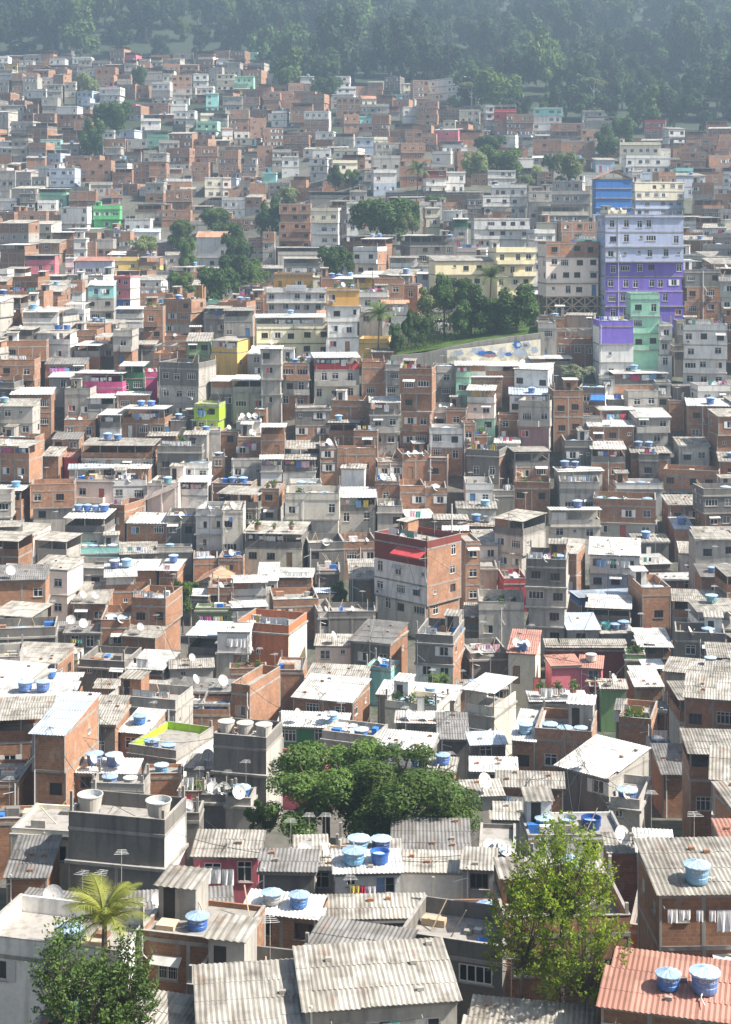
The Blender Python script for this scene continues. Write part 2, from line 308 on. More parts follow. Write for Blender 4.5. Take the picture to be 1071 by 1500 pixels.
def house(h):
    """h: root (world point), yaw, W, d, H, mats, roof, s (pixels per metre), side, extras. Returns the Empty; h['deck'] tells where things can stand on its roof"""
    rd = random.Random(h['seed']); W, d, H, s = h['W'], h['d'], h['H'], h['s']; mats = h['mats']; roof = h['roof']; ex = h['ex']
    near = s > 7.2
    root = add(h['name'], None, loc=h['root'], rot=(0, 0, h['yaw'])); h['obj'] = root
    rk = roof[0]; rc = SHEET.get(roof[1:2], 'tin_w')
    openh = 0; ph = 0; rise = 0
    if rk == 'c' or rk == 'k': openh = min(2.5, H * .62); ph = min(.95, openh * .4)
    elif rk == 'p': ph = min(.95, H * .3) if 'O' not in ex else 2.2
    elif rk == 'f': ph = .3
    elif rk == 's': rise = d * .13
    elif rk in 'gv': rise = min(.22 * d, 1.7) if rk == 'g' else min(.24 * W, 2.4)
    zt = max(1.2, H - max(openh, ph) - (rise if rk in 'gv' else 0))
    n = max(1, round(zt / 2.8)); sh = zt / n
    first = 1 if rk in 'ck' and len(mats) > 1 else 0
    code = lambda i: mats[min(len(mats) - 1, first + n - 1 - i)]       # storey i counted from the ground
    top = mats[0]; side = h.get('side')
    wb = MB(); fb = MB(); wins = []
    x0, x1 = -W / 2, W / 2
    nb = max(1, round(W / 2.7)); bay = W / nb; nbs = max(1, round(d / 3.2)); bays = d / nbs
    wkind = rd.choice(['slide', 'pair', 'pair', 'curtain', 'shut', 'grille', 'tall', 'brown', 'brown'])
    base = -h.get('found', 4.0)
    if h.get('low') and H < 2.3: ex = ex + ['N']
    z_low = h.get('stilt_z', None)
    xt0, xt1, Wt, dt = x0, x1, W, d
    offs = [(0, 0, 0)] * n
    if not h.get('stilts') and 'N' not in ex and h['mats'][0] not in 'vu':
        for i in range(n - 1):
            if rd.random() < .6: offs[i] = (rd.uniform(-.12, .4), rd.uniform(-.12, .4), rd.choice([0, rd.uniform(-.12, .5), rd.uniform(.2, .7)]))
    for i in range(n):
        q_ = offs[i]; x0, x1, yf = xt0 + q_[0], xt1 - q_[1], q_[2]; W = x1 - x0; d = dt - yf; bay = W / nb; bays = d / nbs
        up_ = offs[i + 1] if i + 1 < n else q_
        z0, z1 = i * sh, (i + 1) * sh; m = code(i); sm = side if (side and side != '-') else m
        if i == 0: z0 = base if not h.get('stilts') else 0
        holes = []; zs = i * sh + min(.95, sh * .34)
        for b_ in range(nb):
            if 'N' in ex or rd.random() > (.86 if near else .75): continue
            k = wkind if rd.random() < .6 else rd.choice(['slide', 'pair', 'small', 'curtain', 'open', 'shut', 'tall', 'brown', 'wide'])
            if i == 0 and rd.random() < .12 and sh > 2.4: k = 'door'
            w, hh = WDEF[k]
            if w > bay - .5: k = 'pair' if bay > 1.7 else 'small'; w, hh = WDEF[k]
            zz = zs if k not in ('small', 'door', 'tall') else (i * sh + .05 if k == 'door' else zs + (.35 if k == 'small' else -.2))
            if k != 'door': zz += rd.uniform(-.14, .2)
            if zz + hh > z1 - .12: continue
            if w > bay - .3: continue
            a = (b_ + .5) * bay + rd.uniform(-1, 1) * max(0, (bay - w) / 2 - .3)
            holes.append((a - w / 2, a + w / 2, zz, zz + hh)); wins.append((k, (x0 + a, yf, zz), 0))
        wall_face(wb, (x0, yf, 0), (1, 0, 0), (0, -1, 0), W, z0, z1, m, holes)
        for sgn in (1, -1):
            hs = []
            vis = h['yaw'] * sgn < -.02 if abs(h['yaw']) > .02 else (h['px'] < CX) == (sgn > 0)
            if vis and 'N' not in ex:
                for b_ in range(nbs):
                    if rd.random() > (.45 if near else .3): continue
                    k = rd.choice(['pair', 'small', 'open', 'small', 'tall']); w, hh = WDEF[k]
                    if w > bays - .4: k = 'small'; w, hh = WDEF[k]
                    zz = zs + (.3 if k == 'small' else 0)
                    if zz + hh > z1 - .12 or w > bays - .4: continue
                    a = (b_ + .5) * bays + rd.uniform(-.3, .3)
                    hs.append((a - w / 2, a + w / 2, zz, zz + hh))
                    wins.append((k, (x1, yf + a, zz), PI / 2) if sgn > 0 else (k, (x0, dt - a, zz), -PI / 2))
            if sgn > 0: wall_face(wb, (x1, yf, 0), (0, 1, 0), (1, 0, 0), d, z0, z1, sm, hs)
            else: wall_face(wb, (x0, dt, 0), (0, -1, 0), (-1, 0, 0), d, z0, z1, sm, hs)
        wall_face(wb, (x1, dt, 0), (-1, 0, 0), (0, 1, 0), W, z0, z1, m, [])
        # concrete columns and floor slabs
        if m == 'b' or (m in 'gk' and rd.random() < .25):
            for b_ in range(nb + 1):
                cx = x0 + W * b_ / nb; c0 = max(x0 - .015, cx - .11); c1 = min(x1 + .015, cx + .11)
                if any(h_[0] - .03 < c1 - x0 and h_[1] + .03 > c0 - x0 for h_ in holes): continue
                fb.box(c0, yf - .018, max(z0, base), c1, yf + .1, z1 - .2, 'frame', 'b')
        if m == 'b' or n > 1:
            for sx in (x0 - .018, x1 - .1): fb.box(sx, dt - .22, max(z0, base), sx + .118, dt + .015, z1 - .2, 'frame', 'b')
        led = .035 if m == 'b' else rd.choice([.0, .06, .22, .3])
        if led > 0 or i == n - 1 or offs[i] != up_:
            led = led or .05
            fb.box(min(x0, xt0 + up_[0]) - led * .6, min(yf, up_[2]) - led, z1 - .2, max(x1, xt1 - up_[1]) + led * .6, dt + .02, z1 - .002 + .012, 'frame')
    x0, x1, W, d = xt0, xt1, Wt, dt; bay = W / nb; bays = d / nbs
    wb.face([(x0, 0, zt + .012), (x1, 0, zt + .012), (x1, d, zt + .012), (x0, d, zt + .012)], 'deck', [(x0, 0), (x1, 0), (x1, d), (x0, d)])
    if h.get('stilts'): wb.face([(x0, d, 0), (x1, d, 0), (x1, 0, 0), (x0, 0, 0)], 'frame')
    # what stands on top of the last slab, still the house's own wall
    pin = mats[0]
    if ph > 0:
        t = .13; z = zt + .012
        wb.box(x0, 0, z, x1, t, zt + ph, pin, 'b')
        wb.box(x0, t, z, x0 + t, d, zt + ph, pin, 'bf'); wb.box(x1 - t, t, z, x1, d, zt + ph, pin, 'bf')
        if rk not in 'c': wb.box(x0 + t, d - t, z, x1 - t, d, zt + ph, pin, 'b')
        inner = [e[1] for e in ex if e[0] == 'I']
        if inner:
            c_ = inner[0]; e = t + .004
            wb.face([(x0 + e, d - e, z), (x1 - e, d - e, z), (x1 - e, d - e, zt + ph), (x0 + e, d - e, zt + ph)], c_)
            wb.face([(x0 + e, e, z), (x0 + e, d - e, z), (x0 + e, d - e, zt + ph), (x0 + e, e, zt + ph)], c_)
            wb.face([(x1 - e, d - e, z), (x1 - e, e, z), (x1 - e, e, zt + ph), (x1 - e, d - e, zt + ph)], c_)
        if near and rk in 'pf':      # coping, a finger proud of the parapet
            fb.box(x0 - .03, -.03, zt + ph, x1 + .03, t + .02, zt + ph + .05, 'frame'); fb.box(x1 - t - .02, t + .02, zt + ph, x1 + .03, d + .02, zt + ph + .05, 'frame'); fb.box(x0 - .03, t + .02, zt + ph, x0 + t + .02, d + .02, zt + ph + .05, 'frame')
    amp, pitch = (.026, .21) if s > 10 else (.03, .5)
    h['deckz'] = zt + .012; h['decky'] = (.4, d - .5); h['deckx'] = (x0 + .5, x1 - .5)
    rb = MB()
    if rk == 'c':
        zc = H - .08; back = rd.random() < .75
        if back: wb.box(x0, d - .14, zt + .012, x1, d, zc - .1, code(n - 1) if rd.random() < .5 else top, 'b')
        if rd.random() < .35:
            sx = x0 if h['px'] > CX else x1 - .13
            wb.box(sx, t, zt + ph, sx + .13, d * .8, zc - .25, top, 'b')
        for k in range(nb + 1):
            px_ = x0 + .08 + (W - .16) * k / nb
            rb.box(px_ - .06, .02, zt + ph, px_ + .06, .13, zc - .33, 'post', 'b')
        rb.box(x0, .03, zc - .35, x1, .12, zc - .27, 'post')
        if rd.random() < .35 and near: rb.box(x0 + .1, .05, zt + ph, x0 + bay * .95, .1, zc - .4, rd.choice('wgb'))
        sl = rd.choice([.28, .28, .35, -.05]); oh = rd.uniform(.35, .7)
        sheet(rb, x0 - .25, x1 + .25, -oh, d + .15, zc - sl, zc, rc, pitch, amp)
        if near and rd.random() < .5: wins.append(('door', (rd.uniform(x0 + 1, x1 - 1), d - .15, zt + .02), 0)) if back else None
        h['topz'] = None
    elif rk == 'k':
        zc = H
        for k in range(nb + 1):
            px_ = x0 + .1 + (W - .2) * k / nb
            for yy in (.1, d - .1): fb.box(px_ - .1, yy - .1, zt + ph, px_ + .1, yy + .1, zc - .25, 'frame')
            fb.box(px_ - .08, .1, zc - .25, px_ + .08, d - .1, zc - .02, 'frame')
        for yy in (.1, d - .1): fb.box(x0, yy - .11, zc - .26, x1, yy + .11, zc, 'frame')
    elif rk == 's':
        ov = .3; zf = zt + .06
        for sx, fl in ((x0, 0), (x1, 1)):
            q = [(sx, 0, zt), (sx, d, zt), (sx, d, zt + rise), (sx, 0, zt + .02)]
            wb.face(q if fl else q[::-1], side if side and side != '-' else top, [(p[1], p[2]) for p in (q if fl else q[::-1])])
        wb.face([(x1, d, zt), (x0, d, zt), (x0, d, zt + rise), (x1, d, zt + rise)], top)
        sheet(rb, x0 - .22, x1 + .22, -ov, d + .1, zf - ov * .13 + .03, zt + rise + .09, rc, pitch, amp)
        if near and s > 9:
            for k in range(rd.randint(1, 4)): # stones and blocks hold the sheets down
                bx, by = rd.uniform(x0 + .4, x1 - .4), rd.uniform(.3, d - .4); bz = zf + .07 + by * .13
                rb.box(bx - .16, by - .1, bz - .02, bx + .16, by + .1, bz + .14, rd.choice(['b', 'frame']))
        h['slope'] = .13
    elif rk == 'g':
        ov = .35; k = rise / (d / 2)
        for sx, fl in ((x0, 0), (x1, 1)):
            q = [(sx, 0, zt), (sx, d, zt), (sx, d / 2, zt + rise)]; wb.face(q if fl else q[::-1], top)
        sheet(rb, x0 - .3, x1 + .3, -ov, d / 2, zt - ov * k + .05, zt + rise + .05, 'tile', .3, .03)
        sheet(rb, x0 - .3, x1 + .3, d + ov, d / 2 + .001, zt - ov * k + .05, zt + rise + .05, 'tile', .3, .03)
    elif rk == 'v':
        k = rise / (W / 2); ov = .5
        if 'X' in ex:
            for q in (-.92, -.5, 0, .5, .92):
                z_ = zt + rise * (1 - abs(q)) - .1
                rb.box(q * W / 2 - .1, .3, zt, q * W / 2 + .1, .5, z_, 'wood', 'b')
            rb.box(x0, .3, zt + .05, x1, .5, zt + .25, 'wood')
        else: wb.face([(x0, 0, zt), (x1, 0, zt), (0, 0, zt + rise)], top)
        for sg in (-1, 1):
            a = [(sg * (W / 2 + ov), -ov, zt - ov * k), (0, -ov, zt + rise), (0, d, zt + rise), (sg * (W / 2 + ov), d, zt - ov * k)]
            if sg > 0: a = a[::-1]
            up = lambda z: [(p[0], p[1], p[2] + z) for p in a]
            rb.face(up(.12), 'tile', [(p[1], p[0]) for p in a]); rb.face(up(.02)[::-1], 'wood')
            for i_ in range(4):
                p, q = a[i_], a[(i_ + 1) % 4]
                rb.face([(p[0], p[1], p[2] + .02), (q[0], q[1], q[2] + .02), (q[0], q[1], q[2] + .12), (p[0], p[1], p[2] + .12)], 'tile')
    if rk in 'pf' and 'O' not in ''.join(ex)[:1] and s > 4.2:
        if rd.random() < .45:       # bars and column stubs left for the next storey
            for cx in (x0 + .15, x1 - .15):
                for cy in (.15, d - .15):
                    if rd.random() < .7: hh = rd.uniform(.5, 1.5); fb.box(cx - .09, cy - .09, zt + ph + .05, cx + .09, cy + .09, zt + ph + hh, 'frame', 'b')
        if W > 3.6 and d > 3.2 and rd.random() < .4 and not h.get('spec_clear'):
            hb_ = MB(); hw = rd.uniform(1.5, 2.3); hx = rd.choice([x0 + .2, x1 - .2 - hw]); hd = min(2.2, d * .45); hz = rd.uniform(1.9, 2.3); hm = rd.choice([top, 'b', 'g', 'w', 'g'])
            hb_.box(hx, d - hd - .15, zt + .02, hx + hw, d - .15, zt + hz, hm, 'bt'); hb_.box(hx + .3, d - hd - .157, zt + .05, hx + 1.0, d - hd - .15, zt + 1.8, 'hollow', 'k')  # the doorway is a dark panel, inside shade painted on
            sheet(hb_, hx - .2, hx + hw + .2, d - hd - .5, d, zt + hz + .03, zt + hz + .2, rd.choice(['tin_w', 'tin_g', 'tin_g']), .4, .03)
            add('roof_hut', hb_.mesh('roof_hut'), root)
    if rk in 'pfk' and s > 3.2 and W > 3 and d > 2.5 and not inner_(ex):
        jb = MB()                   # building rubble, blocks and boards kept on the terrace
        for _ in range(rd.randint(2, 7)):
            jx, jy = rd.uniform(x0 + .5, x1 - .5), rd.uniform(.5, max(.6, d - .6)); jw, jd, jh = rd.uniform(.15, .7), rd.uniform(.15, .5), rd.uniform(.15, .75)
            jb.box(jx - jw, jy - jd, zt + .015, jx + jw, jy + jd, zt + jh, rd.choice(['b', 'frame', 'wood', 'tin_g', 'w', 'k', 'u']), 'b')
        for _ in range(rd.randint(0, 3)):
            jx, jy = rd.uniform(x0 + .5, x1 - .5), rd.uniform(.4, max(.5, d - .6)); jb.bar((jx, jy, zt), (jx + rd.uniform(-1.2, 1.2), min(d - .2, jy + rd.uniform(0, 1)), zt + rd.uniform(.8, 2)), .04, 'wood')
        tag(add('terrace_clutter', jb.mesh('terrace_clutter'), root), kind='stuff')
    if near and rd.random() < .3 and rk in 'pfsc':
        am = MB(); ax, ay = rd.uniform(x0 + .4, x1 - .4), d - .3; az = (H if rk in 'sc' else zt) - .2; ah = rd.uniform(1.8, 3.4)
        am.bar((ax, ay, az), (ax, ay, az + ah), .022, 'post')
        for q in range(4): am.bar((ax - .45 + .06 * q, ay - .3 + .22 * q, az + ah - .1), (ax + .45 - .06 * q, ay - .3 + .22 * q, az + ah - .1), .014, 'dish', 3)
        am.bar((ax, ay - .35, az + ah - .1), (ax, ay + .4, az + ah - .1), .016, 'dish', 3)
        add('antenna', am.mesh('antenna'), root)
    add('wall', wb.mesh('house_wall'), root)
    if fb.f: add('concrete_frame', fb.mesh('house_frame'), root)
    if rb.f: add('roof' if rk != 'c' else 'canopy_roof', rb.mesh('house_roof'), root)
    # windows and doors, each a part of its own
    for k, loc, rz in wins:
        fr, pn, both = win(k); cc = rd.choice(DOORC if k == 'door' else CURT)
        nm = 'door' if k == 'door' else 'window'
        if s > 9.3:
            o = add(nm, fr, root, loc, (0, 0, rz)); add('pane' if nm == 'window' else 'door_leaf', pn, o, color=cc)
        else: add(nm, both, root, loc, (0, 0, rz), color=cc)
    # balcony, air conditioners, drain pipes, awnings, stilts
    if 'B' in ex or (near and n >= 2 and rd.random() < .10):
        for i in ([1, 2] if n >= 3 and 'B' in ex else [min(1, n - 1)]):
            if i >= n: continue
            bm = MB(); bw = W * rd.uniform(.45, .95); bx = -W / 2 + rd.choice([0, W - bw]); zb = i * sh; mm = code(i)
            bm.box(bx, -.95, zb - .12, bx + bw, -.04, zb, 'frame'); t = .1
            bm.box(bx, -.95, zb, bx + bw, -.95 + t, zb + .85, mm, 'b'); bm.box(bx, -.95 + t, zb, bx + t, -.04, zb + .85, mm, 'bf'); bm.box(bx + bw - t, -.95 + t, zb, bx + bw, -.04, zb + .85, mm, 'bf')
            add('balcony', bm.mesh('balcony'), root)
    if near:
        for k, loc, rz in wins:
            if abs(rz) < .01 and k in ('pair', 'slide', 'tall', 'curtain') and rd.random() < .10:
                a = MB(); a.box(-.33, -.42, -.5, .33, -.04, -.1, 'alu'); a.box(-.27, -.43, -.45, .1, -.421, -.15, 'dkframe')
                add('air_conditioner', a.mesh('air_conditioner'), root, loc)
            elif rz == 0 and k != 'door' and rd.random() < .06:
                a = MB(); w = WDEF[k][0] + .5; hh = WDEF[k][1]
                a.face([(-w / 2, -.6, hh - .05), (w / 2, -.6, hh - .05), (w / 2, -.03, hh + .25), (-w / 2, -.03, hh + .25)], 'tin_w'); a.face([(-w / 2, -.03, hh + .22), (w / 2, -.03, hh + .22), (w / 2, -.6, hh - .08), (-w / 2, -.6, hh - .08)], 'tin_w')
                add('window_hood', a.mesh('window_hood'), root, loc)
        if rd.random() < .4:
            a = MB(); px_ = rd.choice([x0 + .25, x1 - .25, x0 + bay if nb > 1 else x0 + .3]); a.bar((px_, -.09, base), (px_, -.09, zt + .2), .05, 'pvc', 6)
            a.bar((px_, -.09, zt * .7), (px_ + rd.uniform(-1, 1), -.09, zt * .55), .04, 'pvc', 6)
            add('drain_pipe', a.mesh('drain_pipe'), root)
    for e in ex:
        if e[0] == 'A':
            a = MB(); m_ = e[1]; z = zt + ph + .1 if 'c' not in roof else H - .3; zz = (n - .12) * sh; aw = W * .55; ax = x1 - aw
            a.face([(ax, -1.6, zz - .75), (x1, -1.6, zz - .75), (x1, -.03, zz), (ax, -.03, zz)], m_); a.face([(ax, -.03, zz - .03), (x1, -.03, zz - .03), (x1, -1.6, zz - .78), (ax, -1.6, zz - .78)], m_)
            a.face([(ax, -1.6, zz - .95), (x1, -1.6, zz - .95), (x1, -1.6, zz - .75), (ax, -1.6, zz - .75)], m_)
            for q in (ax, x1): a.bar((q, -1.6, zz - .78), (q, -.03, zz - .9), .03, 'post')
            tag(add('awning', a.mesh('awning'), root), CNAME[m_] + ' cloth awning')
        if e == 'S':
            a = MB(); L = W * .55
            a.face([(-L, -.9, zt * .42), (L * .9, -.9, zt * .98), (L * .9, -.9, zt * 1.18), (-L, -.9, zt * .62)], top)
            a.face([(L * .9, -.02, zt * .98), (-L, -.02, zt * .42), (-L, -.02, zt * .62), (L * .9, -.02, zt * 1.18)], top)
            a.face([(-L, -.9, zt * .42), (-L, -.02, zt * .42), (L * .9, -.02, zt * .98), (L * .9, -.9, zt * .98)], 'frame')
            for q in (-L + .1, 0, L * .8): a.box(q - .1, -.88, base, q + .1, -.68, zt * (.42 + .56 * (q + L) / (1.9 * L)), top)
            add('staircase', a.mesh('staircase'), root)
    if h.get('stilts'):
        a = MB(); st = h['stilts']; m_ = 'wood' if 'W' in ex else 'alu'; nn = max(3, nb + 1)
        for yy in (.15, d - .15):
            for k in range(nn):
                q = x0 + .15 + (W - .3) * k / (nn - 1); a.bar((q, yy, -st - 3), (q, yy, 0), .17, m_)
            for k in range(nn - 1):
                q0 = x0 + .15 + (W - .3) * k / (nn - 1); q1 = x0 + .15 + (W - .3) * (k + 1) / (nn - 1); y2 = yy - .12
                for l0, l1 in ((-st, -st / 2), (-st / 2, 0)):
                    a.bar((q0, y2, l0), (q1, y2, l1), .15, m_); a.bar((q1, y2 - .1, l0), (q0, y2 - .1, l1), .15, m_)
            for zz in (-st, -st / 2, -.1): a.bar((x0 - .6, yy - .25, zz), (x1 + .6, yy - .25, zz), .13, m_)
        tag(add('scaffold_legs', a.mesh('scaffold_legs'), root), 'crossed ' + ('wooden' if 'W' in ex else 'white') + ' struts holding the house up')
        if st > 3.5:      # recessed lower room behind the struts, its shadow put into a dark material
            b2 = MB(); b2.box(x0 + .5, 1.6, -st - 4, x1 - .5, d - .4, -.02, 'k', 'tb'); add('lower_room', b2.mesh('lower_room'), root)
    return root
